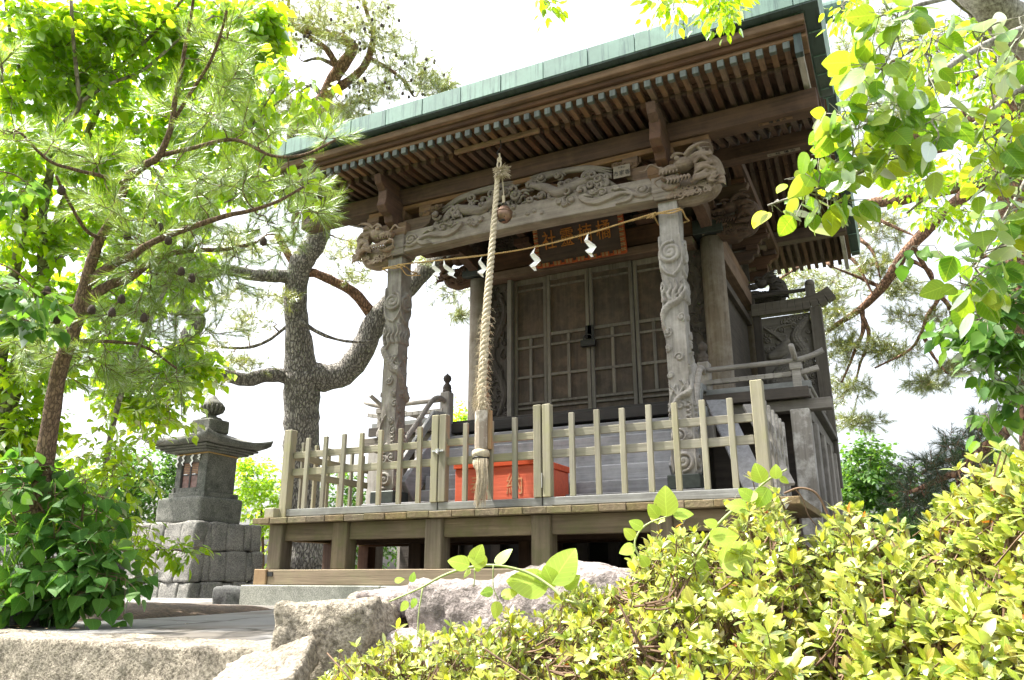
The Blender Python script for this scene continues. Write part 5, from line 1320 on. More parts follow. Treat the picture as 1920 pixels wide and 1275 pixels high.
class Plant:
    def __init__(s, name, label, cat, base, bark_, seed, group=None):
        s.root = thing(name, label, cat, tuple(base), group); s.r = np.random.default_rng(seed); s.tr = MB(); s.up = MB(); s.br = MB(); s.bark = bark_
        s.nodes = np.zeros((0, 3)); s.nr = np.zeros(0); s.LV = []; s.LF = []; s.LC = []; s.ln = 0
    def limb(s, pts, rad, n=12, knob=0.0, nodes=True, red=False):
        pts = np.array(pts); m = len(pts); rr = np.interp(np.linspace(0, 1, m), np.linspace(0, 1, len(rad)), rad)
        if knob: rr = rr*(1+knob*np.sin(np.arange(m)*1.7)*s.r.uniform(.3, 1, m)); pts = pts+s.r.normal(size=pts.shape)*rr[:, None]*knob*.35
        (s.up if red else s.tr).tube(pts, rr, n)
        if nodes: s.nodes = np.concatenate([s.nodes, pts]); s.nr = np.concatenate([s.nr, rr])
    def grow(s, centers, r0=.012, droop=.0, wig=.08, rough=True, n=5):
        """connect each centre to the nearest part of the tree, nearest first"""
        out = []; centers = list(centers); C = np.array(centers)
        d0 = np.min(np.linalg.norm(C[:, None]-s.nodes[None], axis=2), axis=1); order = np.argsort(d0)
        for i in order:
            c = C[i]; d = np.linalg.norm(s.nodes-c, axis=1); j = np.argmin(d); a = s.nodes[j]; L_ = d[j]
            if L_ < 1e-3: continue
            m1 = a+(c-a)*.35+s.r.normal(size=3)*wig*L_+[0, 0, droop*L_]; m2 = a+(c-a)*.72+s.r.normal(size=3)*wig*L_+[0, 0, droop*L_*.8]
            k = 8 if L_ > .25 else 4
            p = bez([a, m1, m2, c], k); ra = min(s.nr[j]*.65, r0*(.5+L_*1.1)); ra = max(ra, .0022)
            s.br.tube(p, [ra, max(ra*.35, .0016)], n, False)
            s.nodes = np.concatenate([s.nodes, p[1:]]); s.nr = np.concatenate([s.nr, np.linspace(ra, max(ra*.4, .0018), len(p))[1:]])
            out.append((p[-1], nz(p[-1]-p[-2])))
        return out
    def add(s, V, F, T=None):
        s.LV.append(V); s.LF.append(F+s.ln); s.ln += len(V)
        if T is not None: s.LC.append(np.tile(T, (len(V)//len(T), 1)))
    def leaves(s, ends, per, spread, size, T=LEAF_V, F=LEAF_F, hang=.5, up=.8, twig=.002, flat=.5):
        r = s.r; P = []; A = []; U = []; S = []
        for c, d in ends:
            d = nz(d+r.normal(size=3)*.4); nt_ = 2
            for q in range(nt_):
                dd = nz(d+r.normal(size=3)*.55*np.array([1, 1, flat])); L_ = spread*r.uniform(.6, 1.2); e = c+dd*L_+np.array([0, 0, -.12*L_])
                if twig: s.br.tube([c, (c+e)/2+[0, 0, .03*L_], e], [twig, twig*.5], 4, False)
                k = max(2, per//nt_)
                for i in range(k):
                    t = (i+r.uniform(.2, 1))/k; p = c+(e-c)*t; side = nz(np.cross(dd, [0, 0, 1]))*(1 if i % 2 else -1)
                    a = nz(dd*.55+side*.9*r.uniform(.5, 1)+np.array([0, 0, -hang*r.uniform(.3, 1.6)])+r.normal(size=3)*.22)
                    P.append(p+side*.01+a*.012); A.append(a); U.append(nz(np.array([0, 0, up])+side*.25+r.normal(size=3)*.35)); S.append(size*r.uniform(.62, 1.15))
        if P:
            V, F2 = leaf_arrays(np.array(P), np.array(A), np.array(U), np.array(S), T, F); s.add(V, F2, T)
    def needles(s, ends, per=46, L_=.085, seg=.13, w=.0022, nt_=3, spread=.5, cone=(.55, 1.1)):
        r = s.r; P0 = []; D0 = []; Ls = []
        for c, d in ends:
            for q in range(nt_):
                dd = nz(d+r.normal(size=3)*spread+np.array([0, 0, .22])); l = seg*r.uniform(.6, 1.3)
                s.br.tube([c-d*.0, c+dd*l], [.003, .0018], 4, False)
                P0.append(c); D0.append(dd); Ls.append(l)
        if not P0: return
        P0 = np.array(P0); D0 = np.array(D0); Ls = np.array(Ls); n = len(P0)
        I = np.repeat(np.arange(n), per); t = r.uniform(.05, 1, len(I)); base = P0[I]+D0[I]*(Ls[I]*t)[:, None]
        rad = nz(np.cross(D0[I], r.normal(size=(len(I), 3)))); ang = r.uniform(cone[0], cone[1], len(I))*(1.05-.45*t)
        nd = nz(D0[I]*np.cos(ang)[:, None]+rad*np.sin(ang)[:, None]); ll = L_*r.uniform(.7, 1.15, len(I)); sd = nz(np.cross(nd, r.normal(size=(len(I), 3))))*w
        V = np.stack([base-sd*.5, base+sd*.5, base+nd*ll[:, None]+np.array([0, 0, -.04*L_])], 1).reshape(-1, 3); F = np.arange(len(I)*3).reshape(-1, 3); s.add(V, F)
    def done(s, leafm, bname="branches", cname="crown", tname="trunk"):
        if s.tr.n: s.tr.build(tname, s.bark, s.root, smooth=True)
        if s.up.n: s.up.build('upper_limbs', M_barkred, s.root, smooth=True)
        if s.br.n: s.br.build(bname, s.bark if s.bark is not M_barkgrey else M_barkred, s.root)
        if s.LV: big_mesh(cname, np.concatenate(s.LV), np.concatenate(s.LF), leafm, s.root, len(s.LC) > 0, np.concatenate(s.LC) if s.LC else None)
        return s.root
def ground_at(p, z): return np.array([p[0], p[1], z])

# --- big old pine behind the left side
def big_pine():
    D = 13.2
    T = Plant("old_pine", "big old red pine with forking scaly trunk rising behind the left side of the shrine", "pine tree", ground_at(at(572, 1000, D), -.4), M_barkgrey, 101)
    px = lambda q: q*D/FPX
    base = at(575, 1060, D); T.limb([base+[0, 0, -1.6], base+[0, 0, -.6], base], [px(38), px(34)], 18, 0.0, False)
    T.limb(limbpts([(576, 1065), (568, 960), (566, 860), (566, 770), (566, 700)], D, 28), [px(35), px(31), px(32), px(31), px(34)], 20, .05)
    T.limb(limbpts([(566, 710), (558, 620), (554, 560), (562, 500), (590, 455), (603, 410), (590, 330), (555, 260), (570, 225)], [D, D, D-.3, D-.6], 48), [px(32), px(21), px(20), px(21), px(19), px(17), px(16), px(15)], 16, .05)
    T.limb(limbpts([(570, 225), (605, 190), (630, 140), (660, 95), (655, 80), (620, 65), (575, 55), (530, 45), (495, 35)], D-.6, 44), [px(15), px(12), px(9), px(8), px(6), px(4)], 12, .08, red=True)
    T.limb(limbpts([(612, 172), (645, 158), (680, 128), (695, 95), (700, 60), (690, 30), (675, -20)], D-.6, 32), [px(9), px(7), px(6), px(4), px(3)], 10, .08, red=True)
    T.limb(limbpts([(632, 125), (612, 92), (575, 65), (545, 35), (540, -10)], D-.6, 24), [px(6), px(4), px(3)], 8, .08, red=True)
    T.limb(limbpts([(698, 112), (730, 130), (755, 150), (775, 180)], D-.8, 18), [px(4), px(2)], 7, .08, red=True)
    T.limb(limbpts([(562, 700), (610, 708), (650, 695), (680, 655), (700, 610), (722, 580), (765, 540), (800, 505), (850, 470), (890, 420)], [D, D, D+.3, D+.8], 48), [px(30), px(24), px(23), px(22), px(20), px(17), px(15), px(12)], 16, .06)
    T.limb(limbpts([(700, 592), (665, 550), (630, 530), (590, 512), (560, 508), (520, 440)], [D+.2, D, D], 28), [px(12), px(9), px(8), px(6)], 10, .08, red=True)
    T.limb(limbpts([(545, 706), (505, 703), (465, 712), (430, 706), (405, 700), (370, 690), (330, 700)], [D, D-.6, D-1], 32), [px(14), px(12), px(11), px(9), px(6)], 12, .08)
    T.limb(limbpts([(550, 520), (510, 517), (480, 516), (440, 508), (415, 506), (380, 530), (345, 570), (320, 580)], [D, D-.5, D-1], 36), [px(13), px(11), px(9), px(7), px(6)], 12, .1)
    T.limb(limbpts([(318, 582), (345, 578), (368, 600), (355, 630), (335, 650), (300, 660)], [D-1, D-1.2], 24), [px(9), px(13), px(14), px(11), px(6)], 12, .1)
    T.limb(limbpts([(540, 610), (500, 640), (460, 652), (410, 650), (355, 640)], D, 20), [px(3), px(3), px(2)], 7, .1)
    for k, pl in enumerate(([(562, 210), (520, 225), (485, 220)], [(600, 175), (585, 160), (560, 175)], [(640, 130), (600, 110), (570, 115)], [(560, 600), (600, 625), (650, 640), (700, 640)])):
        T.limb(limbpts(pl, D-.4, 14), [px(5), px(3), px(2)], 7, .15)
    L1 = [(600, 30, D-.6, 70, 40, 1), (690, 25, D-.6, 60, 40, 1), (540, 60, D-.6, 60, 45, 1), (640, 60, D-1, 60, 35, 1), (730, 90, D-.8, 50, 45, .8), (775, 140, D-.8, 55, 32, .8), (820, 165, D-.8, 40, 18, .6),
          (700, 165, D-.8, 50, 35, .8), (610, 215, D-1, 50, 30, .8), (520, 200, D-1, 50, 35, .8), (500, 110, D-1, 40, 40, .8), (500, 30, D-1, 50, 40, 1), (660, 205, D-1, 40, 25, .6)]
    L2 = [(430, 560, D-.6, 60, 28, 1), (640, 470, D+.3, 50, 24, 1), (660, 520, D+.3, 45, 18, 1), (840, 545, D+.8, 48, 30, .8), (800, 480, D+.8, 50, 20, .8), (470, 610, D, 45, 24, .8), (450, 680, D-.4, 50, 18, .8),
          (380, 640, D-.6, 50, 24, .8), (480, 460, D-.4, 60, 30, 1), (360, 720, D-.8, 60, 24, .8), (530, 560, D, 40, 18, .8), (690, 470, D, 50, 22, 1), (420, 460, D-.4, 60, 30, 1), (320, 690, D-.8, 60, 30, 1), (860, 590, D+.8, 20, 8, .3)]
    C = np.concatenate([blob(q, 40, T.r) for q in L1]+[blob(q, 24, T.r) for q in L2])
    e = T.grow(C, .02, .05, .16); T.needles(e, 40, .11, .17, .0042, 3, .8)
    root = T.done(M_needle_far)
    b = MB(); r = T.r
    for q in ((760, 140, D-.9, 75, 45, .8), (820, 190, D-.9, 45, 22, .5), (690, 170, D-.9, 50, 50, .8), (640, 40, D-1, 120, 45, .8), (710, 60, D-.9, 60, 50, .8), (540, 80, D-1, 60, 60, .8)):
        for c in blob(q, 22, r): b.ell(c, (.022, .022, .03), 7, 5)
    big = b.build("cones", M_cone, root); big['kind'] = 'stuff'
big_pine()

# --- young pine in front left
def young_pine():
    D = 5.4
    T = Plant("young_pine", "young pine with a leaning reddish trunk and long fresh needles left of the paving", "pine tree", ground_at(at(72, 930, D), GZ), M_barkyoung, 102)
    px = lambda q: q*D/FPX
    T.limb(limbpts([(60, 1010), (76, 915), (92, 810), (110, 700), (131, 640), (152, 568), (162, 525), (179, 469), (188, 448), (216, 400), (235, 347), (243, 325)], D, 60), [px(17), px(14), px(12), px(11), px(9.5), px(8), px(7), px(5)], 14, .04)
    T.limb(limbpts([(240, 332), (270, 310), (298, 292), (320, 240), (328, 190), (338, 140), (346, 95), (358, 30), (365, -20)], [D, D-.1], 44), [px(8), px(5), px(3.5), px(2)], 9, .06)
    T.limb(limbpts([(320, 235), (360, 170), (392, 120), (412, 70), (425, 20)], [D, D-.3], 24), [px(3.5), px(2)], 8, .06)
    T.limb(limbpts([(163, 533), (195, 507), (221, 490), (248, 480), (277, 459), (320, 440), (379, 419), (430, 403), (469, 395), (520, 378), (570, 350)], [D, D-.2, D-.5], 50), [px(8), px(7), px(5), px(4), px(2)], 9, .06)
    T.limb(limbpts([(158, 590), (165, 565), (181, 549), (210, 532), (245, 520), (293, 485), (350, 470), (420, 468), (480, 455)], [D, D, D+.3], 44), [px(11), px(9), px(7), px(5), px(3)], 9, .06)
    T.limb(limbpts([(298, 292), (360, 278), (440, 262), (510, 292), (570, 290), (630, 262)], [D, D-.2, D-.4], 30), [px(4), px(3), px(2)], 8, .06)
    T.limb(limbpts([(236, 345), (190, 330), (140, 318), (90, 300), (40, 250)], [D, D-.3], 24), [px(4), px(3), px(2)], 8, .06)
    T.limb(limbpts([(188, 448), (160, 430), (130, 380), (105, 330)], [D, D-.3], 18), [px(3.5), px(2)], 7, .06)
    T.limb(limbpts([(152, 568), (110, 580), (60, 600), (10, 610)], [D, D+.2], 18), [px(3), px(2)], 7, .06)
    T.limb(limbpts([(131, 640), (200, 640), (270, 650), (330, 690)], [D, D+.4], 22), [px(4), px(2)], 7, .06)
    Ls = [(420, 60, D, 35, 45, .3), (370, 110, D, 35, 50, .3), (440, 150, D, 35, 45, .3), (330, 195, D, 35, 35, .4), (400, 225, D, 60, 45, .4), (490, 250, D, 45, 35, .3), (610, 262, D-.3, 22, 10, .15), (565, 350, D-.3, 35, 18, .2), (590, 398, D-.4, 26, 8, .2),
          (480, 340, D-.2, 70, 40, .4), (520, 410, D-.2, 70, 30, .4), (390, 350, D, 70, 40, .5), (300, 320, D, 60, 40, .5), (190, 300, D, 45, 20, .4), (120, 275, D-.2, 35, 18, .3), (20, 250, D-.3, 30, 20, .3), (0, 130, D-.4, 12, 25, .2),
          (190, 380, D, 50, 30, .5), (320, 430, D, 110, 45, .5), (430, 460, D, 110, 40, .5), (250, 500, D+.1, 110, 50, .5), (360, 530, D+.2, 110, 40, .5), (250, 600, D+.2, 90, 45, .5), (340, 620, D+.3, 70, 40, .4), (160, 680, D+.2, 90, 40, .4), (300, 700, D+.4, 80, 40, .4), (60, 640, D, 60, 50, .4)]
    C = np.concatenate([blob(q, max(6, int(q[3]*q[4]/150)), T.r) for q in Ls]); e = T.grow(C, .009, .0, .1); T.needles(e, 84, .098, .16, .002, 2, .45, (.45, .9))
    root = T.done(M_needle_young)
    r = T.r; cone = MB()
    for k, (x, y) in enumerate(((115, 356), (288, 418), (300, 426), (239, 441), (316, 450), (106, 598), (172, 580), (210, 585), (228, 560), (270, 595), (494, 452), (340, 508), (360, 521), (88, 545))):
        c = at(x, y, D-.3); b = MB(); m = 60
        for i in range(m):
            t = i/m; a = i*2.4; rr = .016*math.sin(math.pi*min(1, .25+t*.75))**.7; p = np.array([rr*math.cos(a), rr*math.sin(a), (t-.5)*.05]); b.ell(c+p, (.0075, .0075, .0045), 6, 4)
        b.ell(c, (.018, .018, .026), 8, 6)
        o = b.build("pine_cone", M_cone, root)
young_pine()

def lime_tree():
    D = 7.2
    T = Plant("lime_tree", "bright green broad-leaved tree with several slim stems behind the young pine", "tree", ground_at(at(0, 930, D), GZ), M_barksmooth, 103)
    px = lambda q: q*D/FPX
    T.limb(limbpts([(-30, 1000), (-15, 850), (25, 720), (45, 660), (55, 600), (80, 520)], D, 30), [px(20), px(16), px(13), px(11)], 12, .04)
    T.limb(limbpts([(80, 520), (80, 470), (80, 400), (95, 300), (75, 190), (50, 155), (30, 110), (15, 38), (8, -20)], D, 40), [px(9), px(7), px(5), px(3), px(2)], 9, .06)
    T.limb(limbpts([(80, 520), (95, 480), (112, 408), (130, 360), (165, 250), (185, 200), (200, 150), (230, 60)], [D, D+.3], 36), [px(11), px(9), px(7), px(5), px(3)], 9, .06)
    T.limb(limbpts([(96, 500), (125, 470), (155, 448), (200, 400), (260, 360)], [D, D+.5], 22), [px(6), px(4), px(3)], 8, .06)
    T.limb(limbpts([(-20, 800), (5, 640), (16, 573), (29, 501), (42, 430), (49, 381), (60, 300)], D, 36), [px(11), px(9), px(8), px(6), px(4)], 10, .05)
    T.limb(limbpts([(120, 230), (148, 200), (145, 150), (138, 80), (133, 0)], D-.3, 22), [px(4), px(3), px(2.5)], 8, .06)
    T.limb(limbpts([(150, 192), (200, 160), (270, 130), (340, 70), (400, 30)], [D-.3, D], 24), [px(3), px(2)], 8, .06)
    T.limb(limbpts([(200, 150), (280, 70), (300, 50), (350, -10)], [D, D], 20), [px(3), px(2)], 8, .06)
    Ls = [(60, 40, D, 90, 60, .6), (170, 50, D, 90, 60, .6), (280, 40, D, 90, 50, .6), (400, 40, D+.3, 90, 45, .5), (490, 60, D+.3, 30, 40, .3), (60, 150, D, 90, 70, .6), (190, 150, D, 90, 70, .6), (310, 140, D+.2, 80, 60, .6), (420, 130, D+.5, 60, 50, .4),
          (60, 280, D, 90, 70, .6), (190, 270, D+.2, 90, 60, .6), (330, 250, D+.4, 70, 60, .5), (460, 220, D+.5, 60, 50, .4), (60, 420, D, 90, 70, .6), (200, 400, D+.3, 90, 60, .6), (320, 380, D+.5, 70, 60, .5), (440, 330, D+.5, 70, 50, .4), (60, 560, D, 90, 70, .6), (210, 540, D+.4, 90, 70, .5),
          (330, 500, D+.6, 60, 40, .4), (60, 680, D, 80, 50, .5), (230, 660, D+.5, 80, 50, .5), (260, 750, D+.5, 90, 30, .4), (350, 680, D+.5, 50, 40, .3), (40, 800, D, 60, 40, .4)]
    C = np.concatenate([blob((*q[:5], q[5]*.5), 46, T.r) for q in Ls]); e = T.grow(C, .010, .03, .1); T.leaves(e, 14, .23, .088, HEART_V, LEAF_F, .55, .8, .002)
    T.done(M_leaf_lime)
    # a heart-leaved spray hanging in front of the eaves, belongs to a thinner tree between pine and shrine
    D = 6.4
    T = Plant("slender_tree", "slender tree with loose lime-yellow heart-shaped leaves reaching towards the left eaves", "tree", ground_at(at(190, 1050, 7.2), GZ), M_barksmooth, 104)
    T.limb(limbpts([(190, 1050), (200, 860), (240, 700), (320, 520), (400, 360), (470, 240), (520, 160)], [7.2, 7, 6.5], 50), [.026, .022, .014, .006], 9, .05)
    T.limb(limbpts([(480, 230), (530, 185), (570, 160), (600, 175)], 6.5, 20), [.007, .004], 7, .05)
    T.limb(limbpts([(420, 380), (500, 350), (560, 345), (600, 360), (655, 372)], 6.4, 20), [.007, .003], 7, .05)
    Ls = [(555, 165, D+.1, 70, 35, .2), (590, 190, D+.1, 40, 30, .2), (500, 150, D+.1, 50, 40, .2), (470, 270, D+.1, 30, 40, .2), (450, 310, D+.1, 40, 40, .3), (605, 365, D+.05, 42, 26, .1), (560, 340, D, 40, 20, .2), (490, 205, D+.2, 30, 25, .2), (430, 250, D+.3, 40, 50, .3)]
    C = np.concatenate([blob(q, n_, T.r) for q, n_ in zip(Ls, (14, 9, 12, 12, 14, 6, 8, 10, 12))]); e = T.grow(C, .005, .03, .1); T.leaves(e, 5, .15, .10, HEART_V, LEAF_F, .9, .6, .0018)
    T.done(M_leaf_lime)
lime_tree()

def undergrowth():
    T = Plant("heart_leaved_bush", "bush with large dark heart-shaped leaves drooping over the paving at the foot of the pine", "bush", ground_at(at(120, 1120, 5.3), GZ+.05), M_twig, 105)
    D = 5.3
    for pl in ([(120, 1100), (100, 1000), (60, 920)], [(130, 1100), (150, 1000), (160, 900)], [(140, 1100), (190, 1040), (210, 1000)], [(110, 1100), (60, 1040), (20, 960)], [(130, 1110), (160, 1080), (200, 1090)]):
        T.limb(limbpts(pl, D, 14), [.010, .005], 7, .08)
    Ls = [(40, 930, D, 60, 40, .25), (130, 940, D, 60, 50, .25), (170, 930, D+.2, 50, 40, .3), (60, 1000, D, 70, 40, .25), (150, 1010, D-.1, 70, 40, .25), (120, 1045, D-.2, 80, 28, .2), (180, 1055, D-.2, 50, 24, .2), (140, 1075, D-.25, 75, 18, .15), (60, 890, D+.1, 60, 25, .2), (70, 1110, D-.2, 90, 22, .2), (150, 1100, D-.3, 80, 22, .2), (200, 1085, D-.3, 50, 18, .15), (20, 1080, D-.1, 50, 30, .2)]
    C = np.concatenate([blob(q, 12, T.r) for q in Ls]); e = T.grow(C, .005, .05, .12); T.leaves(e, 6, .17, .098, HRT_V, HRT_F, .8, 1.0, .002)
    T.done(M_leaf_deep, "stems", "foliage", "stem")
    T = Plant("maple_sapling", "low maple-like sapling with yellow-green pointed leaves reaching over the masonry base", "sapling", ground_at(at(170, 1100, 6.0), GZ), M_twig, 106)
    T.limb(limbpts([(170, 1110), (180, 1060), (200, 1030), (250, 1035), (300, 1030), (350, 1035), (392, 1042)], [6.0, 5.8], 30), [.006, .002], 7, .05)
    T.limb(limbpts([(175, 1080), (150, 990), (130, 930)], [6.0, 5.8], 14), [.006, .003], 7, .05)
    T.limb(limbpts([(180, 1060), (190, 980), (230, 900), (280, 850)], [6.0, 6.2], 20), [.006, .003], 7, .05)
    C = np.concatenate([blob(q, n_, T.r) for q, n_ in (((260, 1030, 5.8, 50, 16, .1), 12), ((340, 1035, 5.8, 50, 12, .1), 12), ((240, 880, 6.2, 60, 50, .3), 26), ((160, 900, 6.2, 70, 60, .3), 26), ((230, 980, 6.1, 50, 40, .3), 20), ((110, 960, 5.6, 60, 40, .3), 14), ((300, 800, 6.4, 60, 40, .3), 16), ((340, 740, 6.5, 50, 30, .3), 10), ((200, 820, 6.4, 60, 50, .3), 14))])
    e = T.grow(C, .004, .03, .1); T.leaves(e, 7, .125, .082, SLIM_V, LEAF_F, .7, .9, .0015); T.done(M_leaf_lime, "twigs", "foliage", "stem")
    T = Plant("climbing_leaves", "blue-green broad leaves in a drooping cluster at the left edge in front of the pine", "creeper", ground_at(at(-40, 900, 5.0), GZ), M_twig, 107)
    T.limb(limbpts([(-60, 1050), (-50, 800), (-40, 600), (-20, 500), (30, 510), (80, 560)], 5.0, 36), [.01, .006, .003], 7, .05)
    T.limb(limbpts([(-40, 560), (-50, 400), (-20, 330), (20, 325), (60, 350)], 4.9, 26), [.005, .003], 7, .05)
    C = np.concatenate([blob(q, n_, T.r) for q, n_ in (((50, 550, 5.0, 50, 22, .12), 9), ((60, 595, 5.0, 45, 20, .12), 7), ((10, 530, 5.0, 20, 20, .12), 4), ((30, 345, 4.9, 40, 16, .1), 4))])
    e = T.grow(C, .004, .03, .1); T.leaves(e, 6, .125, .09, HRT_V, HRT_F, .7, 1.0, .0015); T.done(M_leaf_mid, "stems", "foliage", "stem")
    # grass tussock
    V = []; F = []; r = np.random.default_rng(9); n = 0
    for k in range(170):
        x = r.uniform(-20, 120); c = at(x, 1120, 5.2); c[2] = GZ-.01; a = r.uniform(0, 6.28); h = r.uniform(.3, 1.0); lean = r.uniform(.15, .6); w_ = r.uniform(.004, .009)
        for i in range(7):
            t = i/6; p = c+np.array([math.cos(a)*lean*t**2, math.sin(a)*lean*t**2, h*(t-.35*t**3)]); s = np.array([-math.sin(a), math.cos(a), 0])*w_*(1-t*.95); V += [p-s, p+s]
            if i: F.append((n+2*i-2, n+2*i-1, n+2*i+1, n+2*i))
        n += 14
    o = big_mesh("grass_tussock", np.array(V), np.array(F), M_grass); tag(o, "tussock of long arching grass blades at the lower left", "grass")
    b = MB()
    # earth bank under the left plants
    o = rough_block("earth_bank", (-6.0, 2.66, -.1), (-1.35, 5.6, GZ+.035), M_earth, 91, .02, None, .07, 5); tag(o, kind='structure')
undergrowth()

def far_bushes():
    r = np.random.default_rng(120)
    specs = [("pale green bush standing behind the right side of the stone shrine", [(490, 930, 16, 45, 60, .6), (465, 895, 16, 35, 35, .5), (520, 980, 16, 30, 60, .5)], M_leaf_lime),
             ("bright green bush left of the small stone shrine", [(290, 920, 16, 70, 50, .7), (250, 880, 16, 60, 40, .6), (325, 875, 16, 30, 30, .5), (220, 960, 16, 70, 60, .6)], M_leaf_mid),
             ("yellow-green thicket seen under the left trees", [(110, 970, 15, 90, 60, .9), (30, 940, 15, 80, 60, .9), (150, 910, 15, 70, 40, .8)], M_leaf_lime),
             ("green bush glimpsed between the left porch pillar and the hall", [(880, 790, 15, 35, 28, .5), (870, 830, 15, 35, 30, .5), (790, 900, 14.5, 90, 60, .5)], M_leaf_lime),
             ("green bush seen through the fence left of the red box", [(640, 950, 16, 60, 70, .4), (700, 1000, 16, 80, 60, .4)], M_leaf_mid),
             ("rounded green tree beyond the right end of the veranda", [(1620, 880, 15, 50, 60, .9), (1590, 940, 15, 40, 60, .8), (1660, 900, 15, 50, 40, .8), (1580, 1000, 15, 40, 50, .7), (1650, 980, 15, 60, 60, .8)], M_leaf_mid),
             ("low bush under the dark pine branch at the right", [(1790, 960, 13, 90, 50, .8), (1880, 940, 13, 60, 50, .7), (1700, 1000, 13, 60, 50, .7), (1850, 860, 13, 40, 30, .5)], M_leaf_mid)]
    for k, (lab, lobes, mt) in enumerate(specs):
        c = at(lobes[0][0], 1080, lobes[0][2]); T = Plant("garden_bush", lab, "bush", ground_at(c, 0), M_twig, 130+k, "bushes round the terrace")
        g = ground_at(c, -.7); top = at(lobes[0][0], lobes[0][1]+20, lobes[0][2]); T.limb(bez([g, (g+top)/2+[.1, 0, 0], top], 12), [.05, .02], 7)
        C = np.concatenate([blob(q, int(44*q[3]*q[4]/2000)+20, T.r) for q in lobes]); e = T.grow(C, .012, .05, .12, n=4); T.leaves(e, 20, .34, .10, LEAF_V if k == 5 else DIA_V, LEAF_F if k == 5 else DIA_F, .5, .9, 0); T.done(mt, "branches", "foliage", "stem")
far_bushes()

def right_pines():
    D = 14.2
    T = Plant("red_pine", "red-barked pine whose bare limbs slant down from the upper right behind the shrine", "pine tree", ground_at(at(1960, 1060, D), -.5), M_barkred, 140)
    px = lambda q: q*D/FPX
    T.limb(limbpts([(1985, 1150), (1965, 900), (1945, 650), (1918, 450), (1905, 330), (1900, 200), (1880, 50), (1870, -50)], D, 50), [px(40), px(32), px(28), px(24), px(18)], 16, .05)
    T.limb(limbpts([(1908, 320), (1840, 345), (1783, 388), (1741, 428), (1696, 476), (1659, 532), (1616, 577), (1560, 615), (1530, 640)], [D, D-.3, D+.2], 50), [px(14), px(11), px(9.5), px(9), px(8), px(5), px(3)], 12, .06)
    T.limb(limbpts([(1900, 230), (1840, 222), (1800, 232), (1765, 268), (1735, 262), (1700, 240)], D, 28), [px(22), px(19), px(17), px(14), px(8)], 14, .08)
    T.limb(limbpts([(1905, 300), (1850, 330), (1790, 350), (1740, 362), (1690, 374), (1640, 380), (1620, 388), (1617, 410), (1600, 440), (1570, 470)], D+.4, 44), [px(14), px(12), px(10), px(9), px(8), px(4)], 12, .08)
    for pl in ([(1626, 402), (1665, 420), (1705, 438), (1720, 445)], [(1630, 590), (1610, 640), (1590, 690), (1565, 745)], [(1625, 590), (1628, 640), (1610, 690), (1600, 740)], [(1790, 520), (1750, 560), (1730, 620), (1700, 660), (1640, 690)],
               [(1800, 540), (1775, 610), (1760, 640), (1785, 690)], [(1730, 622), (1745, 660), (1775, 700)], [(1655, 540), (1610, 520), (1560, 500)], [(1690, 480), (1740, 505), (1750, 520)], [(1560, 470), (1500, 500), (1450, 530)], [(1900, 500), (1850, 480), (1800, 520)],
               [(1880, 60), (1800, 60), (1700, 100), (1620, 150)], [(1890, 120), (1760, 170), (1650, 200), (1600, 260)], [(1900, 560), (1840, 590), (1800, 600)], [(1600, 440), (1635, 470), (1650, 520)], [(1577, 465), (1610, 500), (1640, 560)]):
        q = limbpts(pl, [D, D-.3], 16); j = np.argmin(np.linalg.norm(T.nodes-q[0], axis=1)); q[0] = T.nodes[j]; T.limb(bez(q[::3], 20), [px(4), px(3), px(1.5)], 8, .15)
    Ls = [(1600, 110, D, 40, 60, .6), (1620, 200, D, 40, 50, .6), (1680, 60, D, 60, 50, .6), (1640, 300, D, 40, 30, .5), (1480, 520, D+.5, 60, 20, .6), (1560, 540, D+.3, 60, 35, .6), (1650, 430, D+.3, 50, 30, .5), (1560, 600, D, 50, 30, .5), (1620, 650, D, 60, 22, .5), (1590, 730, D, 45, 28, .5),
          (1610, 790, D, 55, 12, .4), (1720, 600, D, 60, 22, .5), (1680, 660, D, 50, 16, .5), (1790, 690, D, 50, 14, .4), (1740, 720, D, 50, 10, .4), (1830, 560, D, 60, 40, .6), (1850, 640, D, 60, 30, .6), (1530, 570, D+.4, 60, 30, .5), (1690, 540, D+.4, 40, 24, .4), (1750, 120, D, 80, 70, .6), (1690, 200, D, 50, 60, .5), (1640, 500, D, 40, 30, .4), (1570, 660, D, 40, 30, .4)]
    C = np.concatenate([blob(q, 42, T.r) for q in Ls]); e = T.grow(C, .011, -.02, .2); T.needles(e, 44, .115, .18, .0042, 3, .8)
    root = T.done(M_needle_far)
    D = 8.0
    T = Plant("dark_pine", "dark low pine limb reaching in from the right edge above the azaleas", "pine tree", ground_at(at(2080, 1100, D), -.6), M_barkred, 141)
    T.limb(limbpts([(2080, 1200), (2060, 1000), (2020, 820), (1980, 740)], D, 20), [.2, .16, .12], 14, .05)
    T.limb(limbpts([(1985, 745), (1945, 760), (1915, 778), (1877, 820), (1835, 845), (1805, 878), (1750, 905), (1700, 925)], [D, D-.2], 40), [px(9), px(8), px(8), px(6), px(3)], 10, .1)
    for pl in ([(1875, 822), (1840, 855), (1800, 900), (1780, 930)], [(1870, 805), (1840, 806), (1820, 795)], [(1830, 848), (1780, 862), (1740, 880)]): T.limb(limbpts(pl, D, 14), [px(5), px(2)], 8, .12)
    Ls = [(1800, 830, D, 45, 28, .4), (1770, 870, D, 50, 28, .4), (1730, 890, D, 45, 28, .4), (1850, 800, D, 40, 26, .4), (1710, 920, D, 40, 26, .4), (1790, 910, D, 60, 24, .4), (1720, 950, D, 50, 20, .4), (1850, 880, D, 50, 26, .4), (1890, 740, D, 40, 24, .3)]
    C = np.concatenate([blob(q, 22, T.r) for q in Ls]); e = T.grow(C, .012, 0, .15); T.needles(e, 40, .085, .12, .003, 3, .8); T.done(M_needle_dark)
